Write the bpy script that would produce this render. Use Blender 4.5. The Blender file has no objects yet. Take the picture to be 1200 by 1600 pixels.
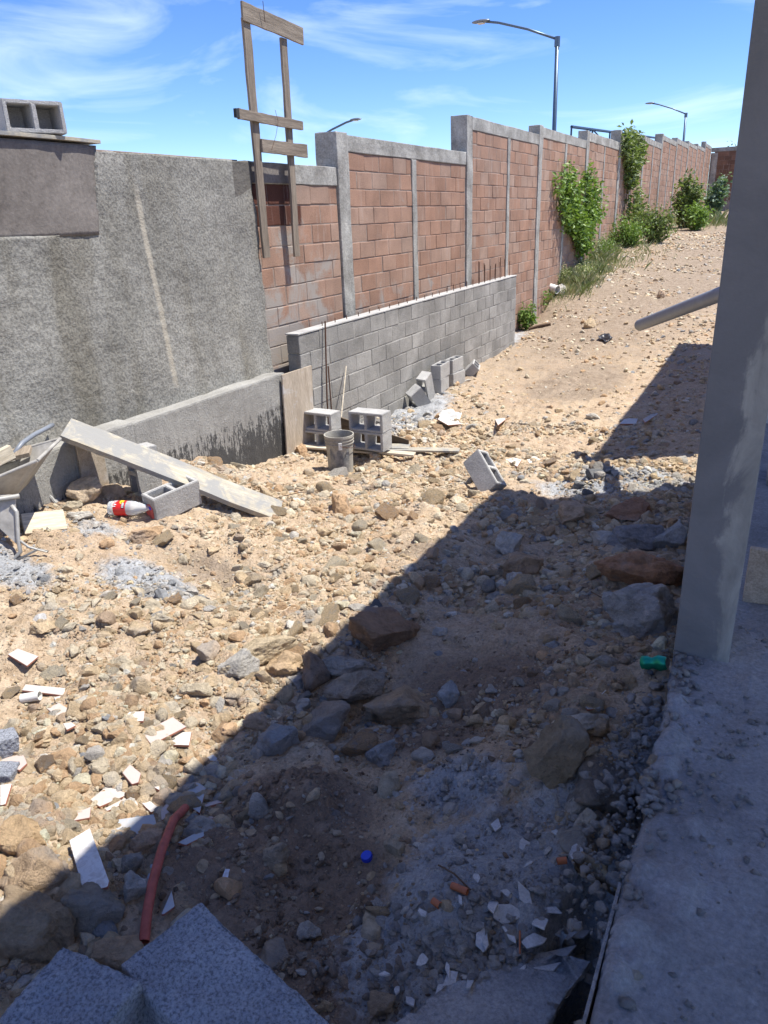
import bpy, bmesh, math, random
import numpy as np
from mathutils import Vector, Matrix, Euler
sc = bpy.context.scene
R = math.radians
# ------------------------------------------------------------------ camera
FPX, TH, RL, YAW, H = 1155.0, R(21.7), R(2.3), R(27.75), 1.6
_h = Vector((-math.sin(YAW), math.cos(YAW), 0)); _r = Vector((math.cos(YAW), math.sin(YAW), 0)); _u = Vector((0, 0, 1))
CF = _h*math.cos(TH) - _u*math.sin(TH); _U = _h*math.sin(TH) + _u*math.cos(TH)
CX = _r*math.cos(RL) - _U*math.sin(RL); CY = _r*math.sin(RL) + _U*math.cos(RL)
EYE = Vector((0, 0, H))
cam = bpy.data.cameras.new('camera'); camo = bpy.data.objects.new('camera', cam)
sc.collection.objects.link(camo)
cam.sensor_fit = 'VERTICAL'; cam.sensor_height = 32.0; cam.lens = FPX/1600*32.0
cam.clip_start = 0.05; cam.clip_end = 3000
m = Matrix((CX, CY, -CF)).transposed().to_4x4(); m.translation = EYE
camo.matrix_world = m
sc.camera = camo
# ------------------------------------------------------------------ sun and sky
SUN = Vector((0.38, 0.20, 1.0)).normalized()
sl = bpy.data.lights.new('sun', 'SUN'); sl.energy = 3.9; sl.angle = R(0.53); sl.color = (1.0, 0.955, 0.88)
so = bpy.data.objects.new('sun', sl); sc.collection.objects.link(so)
so.rotation_euler = SUN.to_track_quat('Z', 'Y').to_euler()
w = bpy.data.worlds.new('World'); sc.world = w; w.use_nodes = True
nt = w.node_tree; nt.nodes.clear()
wo = nt.nodes.new('ShaderNodeOutputWorld'); bg = nt.nodes.new('ShaderNodeBackground')
sky = nt.nodes.new('ShaderNodeTexSky'); sky.sky_type = 'NISHITA'; sky.sun_disc = False
sky.sun_elevation = math.asin(SUN.z); sky.sun_rotation = math.atan2(SUN.x, SUN.y)
sky.altitude = 1800; sky.air_density = 1.0; sky.dust_density = 0.1; sky.ozone_density = 5.0
bg.inputs['Strength'].default_value = 0.15
tc = nt.nodes.new('ShaderNodeTexCoord')
# thin cirrus, a property of the sky itself (direction based, so the same from any position)
mp = nt.nodes.new('ShaderNodeMapping'); mp.inputs['Scale'].default_value = (2.2, 3.0, 10.0); mp.inputs['Rotation'].default_value = (R(8), R(14), R(25))
n1 = nt.nodes.new('ShaderNodeTexNoise'); n1.inputs['Scale'].default_value = 1.5; n1.inputs['Detail'].default_value = 9; n1.inputs['Roughness'].default_value = 0.56; n1.inputs['Distortion'].default_value = 0.9
cr = nt.nodes.new('ShaderNodeValToRGB'); cr.color_ramp.elements[0].position = 0.50; cr.color_ramp.elements[0].color = (0, 0, 0, 1)
cr.color_ramp.elements[1].position = 0.78; cr.color_ramp.elements[1].color = (0.45, 0.45, 0.45, 1)
mx = nt.nodes.new('ShaderNodeMix'); mx.data_type = 'RGBA'
mx.inputs[7].default_value = (4.4, 5.0, 5.9, 1)
hs = nt.nodes.new('ShaderNodeHueSaturation'); hs.inputs['Hue'].default_value = 0.514; hs.inputs['Saturation'].default_value = 1.2; hs.inputs['Value'].default_value = 0.72
nt.links.new(tc.outputs['Generated'], mp.inputs['Vector']); nt.links.new(mp.outputs[0], n1.inputs['Vector'])
nt.links.new(n1.outputs['Fac'], cr.inputs[0]); nt.links.new(cr.outputs[0], mx.inputs[0])
nt.links.new(sky.outputs[0], hs.inputs['Color']); nt.links.new(hs.outputs[0], mx.inputs[6])
nt.links.new(mx.outputs[2], bg.inputs['Color']); nt.links.new(bg.outputs[0], wo.inputs['Surface'])
sc.view_settings.view_transform = 'Standard'; sc.view_settings.look = 'None'
sc.view_settings.exposure = 1.04; sc.view_settings.gamma = 1; sc.view_settings.use_curve_mapping = False

# ------------------------------------------------------------------ pixel <-> world (photo is 1200x1600)
def ray(px, py): return CX*((px-600)/FPX) + CY*((800-py)/FPX) + CF
def onz(px, py, z): d = ray(px, py); return EYE + d*((z-H)/d.z)
def onx(px, py, x): d = ray(px, py); return EYE + d*(x/d.x)
def ony(px, py, y): d = ray(px, py); return EYE + d*(y/d.y)
def ond(px, py, k): return EYE + ray(px, py)*k
def proj(x, y, z):
    v = np.array([x, y, z-H*np.ones_like(x)]) if isinstance(x, np.ndarray) else np.array([x, y, z-H])
    X = CX.x*v[0]+CX.y*v[1]+CX.z*v[2]; Y = CY.x*v[0]+CY.y*v[1]+CY.z*v[2]; F = CF.x*v[0]+CF.y*v[1]+CF.z*v[2]
    return 600+FPX*X/F, 800-FPX*Y/F, F
# ------------------------------------------------------------------ numpy noise
def _hash(i, j, k, s):
    n = (i*374761393 + j*668265263 + k*2147483647 + s*1274126177) & 0xffffffff
    n = ((n ^ (n >> 13)) * 1274126177) & 0xffffffff
    return ((n ^ (n >> 16)) & 0xffff)/65535.0
def vnoise(x, y, z=None, s=0):
    if z is None: z = np.zeros_like(x)
    xi, yi, zi = np.floor(x).astype(np.int64), np.floor(y).astype(np.int64), np.floor(z).astype(np.int64)
    fx, fy, fz = x-xi, y-yi, z-zi
    fx, fy, fz = [t*t*(3-2*t) for t in (fx, fy, fz)]
    r = 0
    for a in (0, 1):
        for b in (0, 1):
            for c in (0, 1):
                r = r + _hash(xi+a, yi+b, zi+c, s)*(fx if a else 1-fx)*(fy if b else 1-fy)*(fz if c else 1-fz)
    return r*2-1
def fbm(x, y, z=None, o=4, s=0, g=0.5):
    r = 0; a = 1.0; f = 1.0
    for k in range(o):
        r = r + a*vnoise(x*f, y*f, None if z is None else z*f, s+k*7); a *= g; f *= 2.03
    return r
# ------------------------------------------------------------------ ground height
GXs = np.array([-400, -4.7, -3, -1.5, -0.3, 1.5, 400.])
GYs = np.array([-300, -3, 0.3, 1, 2, 3, 4.5, 6.3, 8, 11, 14, 16, 20, 25, 35, 53, 80, 900.])
GT = np.array([[-.5]*5, [-.5]*5, [-.35, -.35, -.3, -.38, -.5], [-.35, -.45, -.5, -.5, -.5], [-.2, -.45, -.55, -.38, -.5],
 [-.14, -.47, -.6, -.3, -.5], [-.34, -.60, -.62, -.42, -.5], [-.75, -.76, -.68, -.5, -.5], [-.84, -.85, -.77, -.65, -.6], [-.80, -.83, -.77, -.7, -.7],
 [-.82, -.76, -.66, -.6, -.6], [-.5, -.47, -.42, -.4, -.4], [.1, .05, 0, 0, 0], [.55, .5, .5, .5, .5], [.85]*5, [1.2]*5, [1.4]*5, [1.4]*5])
GT = np.hstack([GT[:, :1], GT, GT[:, -1:]])
MOUNDS = []   # x, y, rx, ry, height
def g_base(x, y):
    x = np.asarray(x, float); y = np.asarray(y, float)
    ix = np.clip(np.searchsorted(GXs, x)-1, 0, len(GXs)-2); iy = np.clip(np.searchsorted(GYs, y)-1, 0, len(GYs)-2)
    tx = np.clip((x-GXs[ix])/(GXs[ix+1]-GXs[ix]), 0, 1); ty = np.clip((y-GYs[iy])/(GYs[iy+1]-GYs[iy]), 0, 1)
    ty = ty*0.5 + 0.5*ty*ty*(3-2*ty)
    z = (GT[iy, ix]*(1-tx)+GT[iy, ix+1]*tx)*(1-ty) + (GT[iy+1, ix]*(1-tx)+GT[iy+1, ix+1]*tx)*ty
    for (mx_, my_, rx, ry, hh) in MOUNDS:
        z = z + hh*np.exp(-((x-mx_)/rx)**2-((y-my_)/ry)**2)
    return z
def g(x, y):
    x = np.asarray(x, float); y = np.asarray(y, float)
    z = g_base(x, y)
    near = np.clip(1.4-np.abs(y-4)/12, 0.35, 1)
    z = z + near*(0.05*fbm(x*1.6, y*1.6, o=3, s=3) + 0.028*fbm(x*6, y*6, o=3, s=11))
    return z
def g1(x, y): return float(g(np.array([x]), np.array([y]))[0])
def gp(px, py, dz=0.0):
    d = ray(px, py); t = 0.6; st = 0.05
    while t < 90:
        p = EYE + d*t
        if p.z <= g1(p.x, p.y)+dz:
            a, b = t-st, t
            for _ in range(12):
                c = (a+b)/2; q = EYE+d*c
                if q.z <= g1(q.x, q.y)+dz: b = c
                else: a = c
            return EYE + d*b
        t += st; st = max(0.04, t*0.012)
    return EYE + d*60
for (px, py, rx, ry, hh) in [(470, 1240, .22, .2, .10), (320, 1330, .3, .25, .03), (600, 1000, .3, .3, .05), (760, 1440, .28, .3, .10), (900, 1550, .07, .22, -.5),
        (960, 752, .55, .35, .10), (860, 640, .9, .7, .09), (560, 800, .8, .5, .06), (430, 900, .6, .3, -.05), (330, 740, .5, .3, .08),
        (890, 1210, .2, .2, .06), (960, 890, .35, .5, .08), (60, 1440, .25, .25, .08), (30, 1350, .25, .2, .06), (830, 490, .5, .9, -.25)]:
    p = gp(px, py); MOUNDS.append((p.x, p.y, rx, ry, hh))
MOUNDS.append((-0.95, 0.75, .45, .3, .12))
# ------------------------------------------------------------------ materials
def newmat(name):
    m = bpy.data.materials.new(name); m.use_nodes = True
    return m, m.node_tree, m.node_tree.nodes['Principled BSDF']
def N(nt, t, **kw):
    n = nt.nodes.new(t)
    for k, v in kw.items():
        if k.startswith('i_'):
            key = k[2:]; key = int(key) if key.isdigit() else key
            n.inputs[key].default_value = v
        else: setattr(n, k, v)
    return n
def noise(nt, vec, scale, detail=6, rough=0.6, dist=0.0):
    n = N(nt, 'ShaderNodeTexNoise'); n.inputs['Scale'].default_value = scale; n.inputs['Detail'].default_value = detail
    n.inputs['Roughness'].default_value = rough; n.inputs['Distortion'].default_value = dist
    nt.links.new(vec, n.inputs['Vector']); return n.outputs['Fac']
def ramp(nt, fac, stops, interp='LINEAR'):
    r = N(nt, 'ShaderNodeValToRGB'); e = r.color_ramp.elements; r.color_ramp.interpolation = interp
    while len(e) < len(stops): e.new(0.5)
    for k, (p, c) in enumerate(stops):
        e[k].position = p; e[k].color = (c, c, c, 1) if isinstance(c, (int, float)) else (*c, 1)
    nt.links.new(fac, r.inputs[0]); return r.outputs[0]
def mixc(nt, fac, a, b, mode='MIX'):
    n = N(nt, 'ShaderNodeMix', data_type='RGBA', blend_type=mode)
    for s, v in ((0, fac), (6, a), (7, b)):
        if isinstance(v, bpy.types.NodeSocket): nt.links.new(v, n.inputs[s])
        elif isinstance(v, (int, float)): n.inputs[s].default_value = v
        else: n.inputs[s].default_value = (*v, 1)
    return n.outputs[2]
def math_(nt, op, a, b=None, c=None):
    n = N(nt, 'ShaderNodeMath', operation=op)
    for s, v in enumerate((a, b, c)):
        if v is None: continue
        if isinstance(v, bpy.types.NodeSocket): nt.links.new(v, n.inputs[s])
        else: n.inputs[s].default_value = v
    return n.outputs[0]
def bump(nt, b, h, dist=0.01, strength=1.0):
    n = N(nt, 'ShaderNodeBump'); n.inputs['Distance'].default_value = dist; n.inputs['Strength'].default_value = strength
    nt.links.new(h, n.inputs['Height']); nt.links.new(n.outputs[0], b.inputs['Normal']); return n
def objvec(nt, rnd=True, scale=(1, 1, 1)):
    t = N(nt, 'ShaderNodeTexCoord'); v = t.outputs['Object']
    mp = N(nt, 'ShaderNodeMapping'); mp.inputs['Scale'].default_value = scale; nt.links.new(v, mp.inputs['Vector'])
    if rnd:
        oi = N(nt, 'ShaderNodeObjectInfo'); s = N(nt, 'ShaderNodeVectorMath', operation='SCALE'); s.inputs[0].default_value = (37, 51, 23)
        nt.links.new(oi.outputs['Random'], s.inputs['Scale']); nt.links.new(s.outputs[0], mp.inputs['Location'])
    return mp.outputs[0]
def concrete(name, c1, c2, rough=0.9, scale=3, grain=90, bd=0.004, dust=None, speck=0.0, tint=False):
    m, nt, b = newmat(name); v = objvec(nt)
    f = noise(nt, v, scale, 8, 0.65, 0.3); fine = noise(nt, v, grain, 5, 0.7)
    col = ramp(nt, f, [(0.32, c1), (0.68, c2)])
    col = mixc(nt, 0.55, col, ramp(nt, fine, [(0.3, 0.55), (0.7, 1.25)]), 'MULTIPLY')
    if speck:
        pits = noise(nt, v, grain*1.25, 3, .7, 0); col = mixc(nt, speck, col, ramp(nt, pits, [(0.36, 0.3), (0.5, 1.0), (0.7, 1.35)]), 'MULTIPLY')
    if tint:
        at = N(nt, 'ShaderNodeAttribute'); at.attribute_name = 'col'; col = mixc(nt, 1.0, col, at.outputs['Color'], 'MULTIPLY')
    nt.links.new(col, b.inputs['Base Color']); b.inputs['Roughness'].default_value = rough; b.inputs['Specular IOR Level'].default_value = 0.25
    hgt = math_(nt, 'ADD', fine, math_(nt, 'MULTIPLY', noise(nt, v, grain*0.3, 4, .6), 1.5))
    bump(nt, b, hgt, bd); return m
def wood(name, c1, c2, axis=0, stain=None, st_lo=0.5):
    m, nt, b = newmat(name); s = [9, 9, 9]; s[axis] = 0.8
    v = objvec(nt, scale=tuple(s)); f = noise(nt, v, 2.2, 8, 0.65, 0.6); fi = noise(nt, v, 14, 4, 0.7)
    col = ramp(nt, f, [(0.3, c1), (0.7, c2)]); col = mixc(nt, 0.6, col, ramp(nt, fi, [(0.3, 0.5), (0.65, 1.2)]), 'MULTIPLY')
    if stain:
        v2 = objvec(nt); col = mixc(nt, ramp(nt, noise(nt, v2, 5, 8, 0.7, .5), [(st_lo, 0), (st_lo+.12, 0.9)]), col, stain)
    nt.links.new(col, b.inputs['Base Color']); b.inputs['Roughness'].default_value = 0.85; b.inputs['Specular IOR Level'].default_value = 0.2
    bump(nt, b, fi, 0.003); return m
def plain(name, c, rough=0.5, metal=0.0, var=0.3, scale=20):
    m, nt, b = newmat(name); v = objvec(nt)
    f = noise(nt, v, scale, 6, 0.65); col = mixc(nt, var, c, ramp(nt, f, [(0.3, 0.35), (0.7, 1.2)]), 'MULTIPLY')
    nt.links.new(col, b.inputs['Base Color']); b.inputs['Roughness'].default_value = rough; b.inputs['Metallic'].default_value = metal
    bump(nt, b, f, 0.001); return m
M = {}
M['block'] = concrete('block_concrete', (.36, .355, .34), (.52, .51, .48), scale=4, grain=130, bd=.004, speck=.35)
M['blockdark'] = concrete('coarse_block_concrete', (.27, .285, .32), (.42, .44, .48), scale=4, grain=100, bd=.014, speck=.7)
M['greyblock'] = concrete('grey_block_wall', (.22, .215, .20), (.42, .41, .385), scale=1.6, grain=70, bd=.004, tint=True, speck=.2)
M['column'] = concrete('cast_column', (.22, .21, .185), (.47, .46, .415), scale=3.2, grain=45, bd=.006, speck=.3)
M['mortar'] = concrete('mortar', (.24, .18, .14), (.38, .31, .26), scale=5, grain=60, bd=.005)
M['pillar'] = concrete('pillar_plaster', (.24, .24, .235), (.30, .30, .30), scale=1.5, grain=60, bd=.0015)
M['chunk'] = concrete('grey_mortar_chunk', (.42, .425, .43), (.62, .62, .61), scale=8, grain=120, bd=.003)
M['plaster'] = concrete('building_plaster', (.62, .62, .60), (.72, .72, .70), scale=1.2, grain=50, bd=.002)
M['plank'] = wood('plank_wood', (.33, .29, .215), (.52, .475, .375), 0, (.26, .26, .25), .43)
M['greywood'] = wood('weathered_wood', (.16, .125, .09), (.36, .30, .23), 2)
M['greywoody'] = wood('weathered_crossboard', (.18, .145, .105), (.40, .33, .25), 1)
M['palewood'] = wood('pale_dusty_wood', (.45, .38, .27), (.72, .64, .50), 0)
M['ply'] = wood('plywood_sheet', (.38, .31, .23), (.56, .48, .38), 2, (.55, .53, .50), .55)
M['darkwood'] = wood('dark_board', (.07, .05, .035), (.17, .13, .09), 0)
M['steel'] = plain('lamp_steel', (.12, .17, .22), .4, .6)
M['lamphead'] = plain('lamp_head_metal', (.22, .25, .28), .4, .5)
M['truss'] = plain('truss_steel', (.03, .06, .11), .5, .3)
M['rust'] = plain('rusty_rebar', (.10, .045, .025), .9, 0, .5, 60)
M['pvc'] = plain('grey_plastic_pipe', (.20, .22, .25), .45, 0, .25, 8)
M['whitepvc'] = plain('white_plastic', (.72, .71, .66), .5, 0, .25, 10)
M['redhose'] = plain('red_conduit', (.46, .11, .075), .75, 0, .6, 28)
M['orange'] = plain('orange_conduit', (.42, .13, .05), .55)
M['bucket'] = concrete('bucket_plastic', (.30, .28, .24), (.46, .44, .38), scale=7, grain=60, bd=.001)
M['bucketstain'] = concrete('cement_stain', (.12, .13, .14), (.38, .37, .34), scale=9, grain=50, bd=.002)
M['barrow'] = plain('barrow_steel', (.46, .44, .40), .65, .1, .7, 9)
M['barrowleg'] = plain('barrow_tube', (.40, .39, .36), .5, .3, .5, 12)
M['rubber'] = plain('rubber', (.03, .03, .03), .8)
M['blue'] = plain('blue_plastic', (.02, .05, .5), .35)
M['can'] = plain('green_can', (.01, .32, .19), .3, .6, .3, 30)
M['canend'] = plain('can_metal', (.6, .6, .6), .3, .9)
M['black'] = plain('black_plastic_scrap', (.03, .03, .035), .4)
M['mplate'] = concrete('dusty_mortar_plate', (.27, .275, .28), (.46, .46, .46), scale=6, grain=80, bd=.008, speck=.3); M['paper'] = concrete('brown_sack_paper', (.30, .24, .17), (.42, .36, .28), scale=9, grain=60, bd=.002)
M['tarp'] = concrete('blue_grey_cement_sack', (.13, .15, .18), (.22, .24, .28), scale=4, grain=60, bd=.002)
M['tarstain'] = None
def tilemat():
    m, nt, b = newmat('broken_tile'); v = objvec(nt)
    at = N(nt, 'ShaderNodeObjectInfo')
    f = noise(nt, v, 30, 6, .7, 1.0)
    col = mixc(nt, ramp(nt, f, [(0.45, 0), (0.62, 0.7)]), at.outputs['Color'], (.42, .38, .35))
    nt.links.new(col, b.inputs['Base Color']); b.inputs['Roughness'].default_value = .6; bump(nt, b, f, .002); return m
M['tile'] = tilemat(); M['tileedge'] = plain('tile_clay', (.42, .17, .11), .9)
def stone(name, objcol):
    m, nt, b = newmat(name)
    if objcol:
        oi = N(nt, 'ShaderNodeObjectInfo'); base = oi.outputs['Color']; v = objvec(nt)
    else:
        at = N(nt, 'ShaderNodeAttribute'); at.attribute_name = 'col'; base = at.outputs['Color']
        v = objvec(nt, rnd=False)
    f = noise(nt, v, 11, 10, .72, .5); fi = noise(nt, v, 60, 8, .78); sp = noise(nt, v, 3.2, 6, .6, .4)
    col = mixc(nt, 0.75, base, ramp(nt, f, [(0.3, (.42, .36, .30)), (0.47, (.9, .86, .8)), (0.7, (1.3, 1.25, 1.18))]), 'MULTIPLY')
    col = mixc(nt, 0.6, col, ramp(nt, fi, [(0.3, .55), (0.68, 1.2)]), 'MULTIPLY')
    col = mixc(nt, ramp(nt, sp, [(0.52, 0), (0.66, .55)]), col, (.36, .35, .33))
    nt.links.new(col, b.inputs['Base Color']); b.inputs['Roughness'].default_value = .92; b.inputs['Specular IOR Level'].default_value = .2
    hh = math_(nt, 'ADD', math_(nt, 'MULTIPLY', f, 1.6), math_(nt, 'MULTIPLY', fi, .8))
    bump(nt, b, hh, .028, 1.0); return m
M['stone'] = stone('rubble_stone', True); M['rubble'] = stone('loose_rubble', False)
def N_dist(nt, v):
    n = N(nt, 'ShaderNodeTexNoise'); n.inputs['Scale'].default_value = 25; nt.links.new(v, n.inputs['Vector']); a = N(nt, 'ShaderNodeVectorMath', operation='SCALE'); a.inputs['Scale'].default_value = .03; nt.links.new(n.outputs['Color'], a.inputs[0])
    b = N(nt, 'ShaderNodeVectorMath', operation='ADD'); nt.links.new(v, b.inputs[0]); nt.links.new(a.outputs[0], b.inputs[1]); return b.outputs[0]
def groundmat():
    m, nt, b = newmat('dirt_ground'); t = N(nt, 'ShaderNodeTexCoord'); v = t.outputs['Object']
    at = N(nt, 'ShaderNodeAttribute'); at.attribute_name = 'zone'
    sp = N(nt, 'ShaderNodeSeparateColor'); nt.links.new(at.outputs['Color'], sp.inputs[0])
    big = noise(nt, v, 1.1, 6, .6, .3); mid = noise(nt, v, 9, 8, .7, .3); fi = noise(nt, v, 70, 8, .8)
    tan = ramp(nt, mid, [(0.3, (.41, .295, .185)), (0.55, (.61, .475, .33)), (0.75, (.73, .62, .475))])
    tan = mixc(nt, ramp(nt, big, [(.45, 0), (.65, .5)]), tan, (.46, .335, .235))
    road = ramp(nt, mid, [(0.3, (.27, .205, .145)), (0.7, (.44, .35, .26))])
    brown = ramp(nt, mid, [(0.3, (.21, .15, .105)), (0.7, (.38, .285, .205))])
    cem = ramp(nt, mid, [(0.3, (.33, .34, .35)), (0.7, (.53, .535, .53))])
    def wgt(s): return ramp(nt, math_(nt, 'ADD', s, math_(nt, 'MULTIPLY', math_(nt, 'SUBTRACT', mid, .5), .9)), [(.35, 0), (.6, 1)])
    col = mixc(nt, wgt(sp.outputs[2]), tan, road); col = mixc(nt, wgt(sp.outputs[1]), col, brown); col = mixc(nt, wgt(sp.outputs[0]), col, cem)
    vo = N(nt, 'ShaderNodeTexVoronoi'); vo.inputs['Scale'].default_value = 70; vo.inputs['Randomness'].default_value = 1.0; nt.links.new(N_dist(nt, v), vo.inputs['Vector'])
    vs = N(nt, 'ShaderNodeSeparateColor'); nt.links.new(vo.outputs['Color'], vs.inputs[0])
    peb = math_(nt, 'MULTIPLY', ramp(nt, vs.outputs[0], [(.55, 0), (.6, 1)]), ramp(nt, vo.outputs['Distance'], [(.25, 1), (.38, 0)]))
    col = mixc(nt, math_(nt, 'MULTIPLY', peb, .3), col, (.50, .42, .32))
    col = mixc(nt, .7, col, ramp(nt, fi, [(.33, .5), (.68, 1.3)]), 'MULTIPLY')
    nt.links.new(col, b.inputs['Base Color']); b.inputs['Roughness'].default_value = .96; b.inputs['Specular IOR Level'].default_value = .12
    hh = math_(nt, 'ADD', math_(nt, 'ADD', math_(nt, 'MULTIPLY', mid, 1.8), math_(nt, 'MULTIPLY', fi, .5)), math_(nt, 'MULTIPLY', peb, .5))
    bump(nt, b, hh, .024, 1.0); return m
M['ground'] = groundmat()
def brickmat():
    m, nt, b = newmat('red_clay_block'); v = objvec(nt, rnd=False)
    at = N(nt, 'ShaderNodeAttribute'); at.attribute_name = 'col'
    f = noise(nt, v, 2.5, 6, .6, .3); fi = noise(nt, v, 60, 5, .7)
    mp = N(nt, 'ShaderNodeMapping'); mp.inputs['Scale'].default_value = (9, 9, 1.1); nt.links.new(v, mp.inputs[0])
    st = noise(nt, mp.outputs[0], 1.2, 6, .6, .2)
    col = mixc(nt, .8, at.outputs['Color'], ramp(nt, f, [(.3, .75), (.7, 1.2)]), 'MULTIPLY')
    col = mixc(nt, .6, col, ramp(nt, fi, [(.3, .7), (.7, 1.2)]), 'MULTIPLY')
    col = mixc(nt, ramp(nt, st, [(.58, 0), (.72, .55)]), col, (.45, .38, .33))
    # cement smears near the first stretch and above the grey wall
    sep = N(nt, 'ShaderNodeSeparateXYZ'); nt.links.new(v, sep.inputs[0])
    sm = noise(nt, v, 1.9, 8, .7, .5)
    a = N(nt, 'ShaderNodeMapRange'); a.inputs[1].default_value = 7.1; a.inputs[2].default_value = 8.3; a.inputs[3].default_value = .15; a.inputs[4].default_value = 0; nt.links.new(sep.outputs[1], a.inputs[0])
    c = N(nt, 'ShaderNodeMapRange'); c.inputs[1].default_value = 1.3; c.inputs[2].default_value = .35; c.inputs[3].default_value = 0; c.inputs[4].default_value = .12; nt.links.new(sep.outputs[2], c.inputs[0])
    hi = N(nt, 'ShaderNodeMapRange'); hi.inputs[1].default_value = 1.4; hi.inputs[2].default_value = 1.7; hi.inputs[3].default_value = 1; hi.inputs[4].default_value = 0; nt.links.new(sep.outputs[2], hi.inputs[0])
    far = N(nt, 'ShaderNodeMapRange'); far.inputs[1].default_value = 13; far.inputs[2].default_value = 16; far.inputs[3].default_value = 1; far.inputs[4].default_value = 0; nt.links.new(sep.outputs[1], far.inputs[0])
    s = math_(nt, 'ADD', sm, math_(nt, 'ADD', math_(nt, 'MULTIPLY', a.outputs[0], hi.outputs[0]), math_(nt, 'MULTIPLY', c.outputs[0], far.outputs[0])))
    col = mixc(nt, ramp(nt, s, [(.62, 0), (.72, .9)]), col, (.33, .30, .265))
    nt.links.new(col, b.inputs['Base Color']); b.inputs['Roughness'].default_value = .92; b.inputs['Specular IOR Level'].default_value = .2
    bump(nt, b, math_(nt, 'ADD', fi, f), .006); return m
M['brick'] = brickmat()
def stuccomat():
    m, nt, b = newmat('rough_render'); v = objvec(nt, rnd=False)
    sep = N(nt, 'ShaderNodeSeparateXYZ'); nt.links.new(v, sep.inputs[0])
    mp = N(nt, 'ShaderNodeMapping'); mp.inputs['Scale'].default_value = (1, 2.6, .35); nt.links.new(v, mp.inputs[0])
    st = noise(nt, mp.outputs[0], 1.25, 5, .55, .5); f = noise(nt, v, 1.3, 7, .6, .3); fi = noise(nt, v, 48, 3, .6, 0); fi2 = noise(nt, v, 22, 5, .6)
    col = ramp(nt, f, [(.3, (.215, .208, .182)), (.7, (.33, .32, .285))])
    col = mixc(nt, ramp(nt, st, [(.46, 0), (.70, .65)]), col, (.15, .135, .10))
    col = mixc(nt, .55, col, ramp(nt, fi, [(.38, .45), (.58, 1.2)]), 'MULTIPLY')
    # pale smear running down the render
    zc = math_(nt, 'MULTIPLY', math_(nt, 'SUBTRACT', 1.91, sep.outputs[2]), 0.087)
    ce = math_(nt, 'ADD', 4.81, math_(nt, 'ADD', zc, math_(nt, 'MULTIPLY', math_(nt, 'SUBTRACT', f, .5), .05)))
    dd = math_(nt, 'ABSOLUTE', math_(nt, 'SUBTRACT', sep.outputs[1], ce))
    li = ramp(nt, math_(nt, 'MULTIPLY', dd, 10), [(.18, 1), (.38, 0)])
    zz = ramp(nt, math_(nt, 'MULTIPLY', sep.outputs[2], .4), [(.1, 0), (.14, 1), (.70, 1), (.78, 0)])
    col = mixc(nt, math_(nt, 'MULTIPLY', math_(nt, 'MULTIPLY', li, zz), .8), col, (.44, .40, .32))
    nt.links.new(col, b.inputs['Base Color']); b.inputs['Roughness'].default_value = .95; b.inputs['Specular IOR Level'].default_value = .15
    drkz = math_(nt, 'ADD', math_(nt, 'ADD', sep.outputs[2], math_(nt, 'MULTIPLY', math_(nt, 'SUBTRACT', sep.outputs[1], 6.1), -.35)), math_(nt, 'MULTIPLY', math_(nt, 'SUBTRACT', f, .5), .12))
    drky = math_(nt, 'ADD', sep.outputs[1], math_(nt, 'MULTIPLY', math_(nt, 'SUBTRACT', f, .5), .08))
    drk = math_(nt, 'MULTIPLY', math_(nt, 'GREATER_THAN', drkz, 1.84), math_(nt, 'GREATER_THAN', drky, 6.08)); col2 = mixc(nt, math_(nt, 'MULTIPLY', drk, .9), col, (.13, .12, .105)); nt.links.new(col2, b.inputs['Base Color'])  # upper far corner of the render coloured darker
    bump(nt, b, math_(nt, 'ADD', fi, math_(nt, 'MULTIPLY', fi2, .5)), .007, 1.0); return m
M['stucco'] = stuccomat()
M['smooth'] = concrete('dark_smooth_render', (.115, .10, .088), (.25, .225, .20), scale=1.6, grain=40, bd=.003)  # smooth render, darker brown-grey than the rough coat
def ledgemat():
    m, nt, b = newmat('ledge_concrete'); v = objvec(nt, rnd=False)
    sep = N(nt, 'ShaderNodeSeparateXYZ'); nt.links.new(v, sep.inputs[0])
    f = noise(nt, v, 2.5, 8, .65, .4); fi = noise(nt, v, 60, 5, .7)
    mp = N(nt, 'ShaderNodeMapping'); mp.inputs['Scale'].default_value = (1, 13, 2.2); nt.links.new(v, mp.inputs[0]); st = noise(nt, mp.outputs[0], 2.6, 9, .8, .3); pt = noise(nt, v, 14, 8, .8, .4)
    col = ramp(nt, f, [(.3, (.24, .232, .21)), (.7, (.39, .38, .345))])
    lev = math_(nt, 'ADD', math_(nt, 'SUBTRACT', -.15, sep.outputs[2]), math_(nt, 'ADD', math_(nt, 'ADD', math_(nt, 'MULTIPLY', math_(nt, 'SUBTRACT', st, .55), 2.2), math_(nt, 'MULTIPLY', math_(nt, 'SUBTRACT', pt, .5), 1.2)), math_(nt, 'MULTIPLY', math_(nt, 'SUBTRACT', f, .5), .9)))
    tar = ramp(nt, lev, [(0, 0), (.08, 1)])
    lim = ramp(nt, math_(nt, 'ADD', math_(nt, 'MULTIPLY', math_(nt, 'ADD', sep.outputs[2], .35), 3), .5), [(.9, 1), (1.0, .3)])
    col = mixc(nt, math_(nt, 'MULTIPLY', tar, math_(nt, 'MULTIPLY', lim, .9)), col, (.035, .035, .035))
    col = mixc(nt, .5, col, ramp(nt, fi, [(.3, .6), (.7, 1.2)]), 'MULTIPLY')
    nt.links.new(col, b.inputs['Base Color']); b.inputs['Roughness'].default_value = .9
    bump(nt, b, math_(nt, 'ADD', fi, math_(nt, 'MULTIPLY', f, 3)), .008); return m
M['ledge'] = ledgemat()
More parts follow.
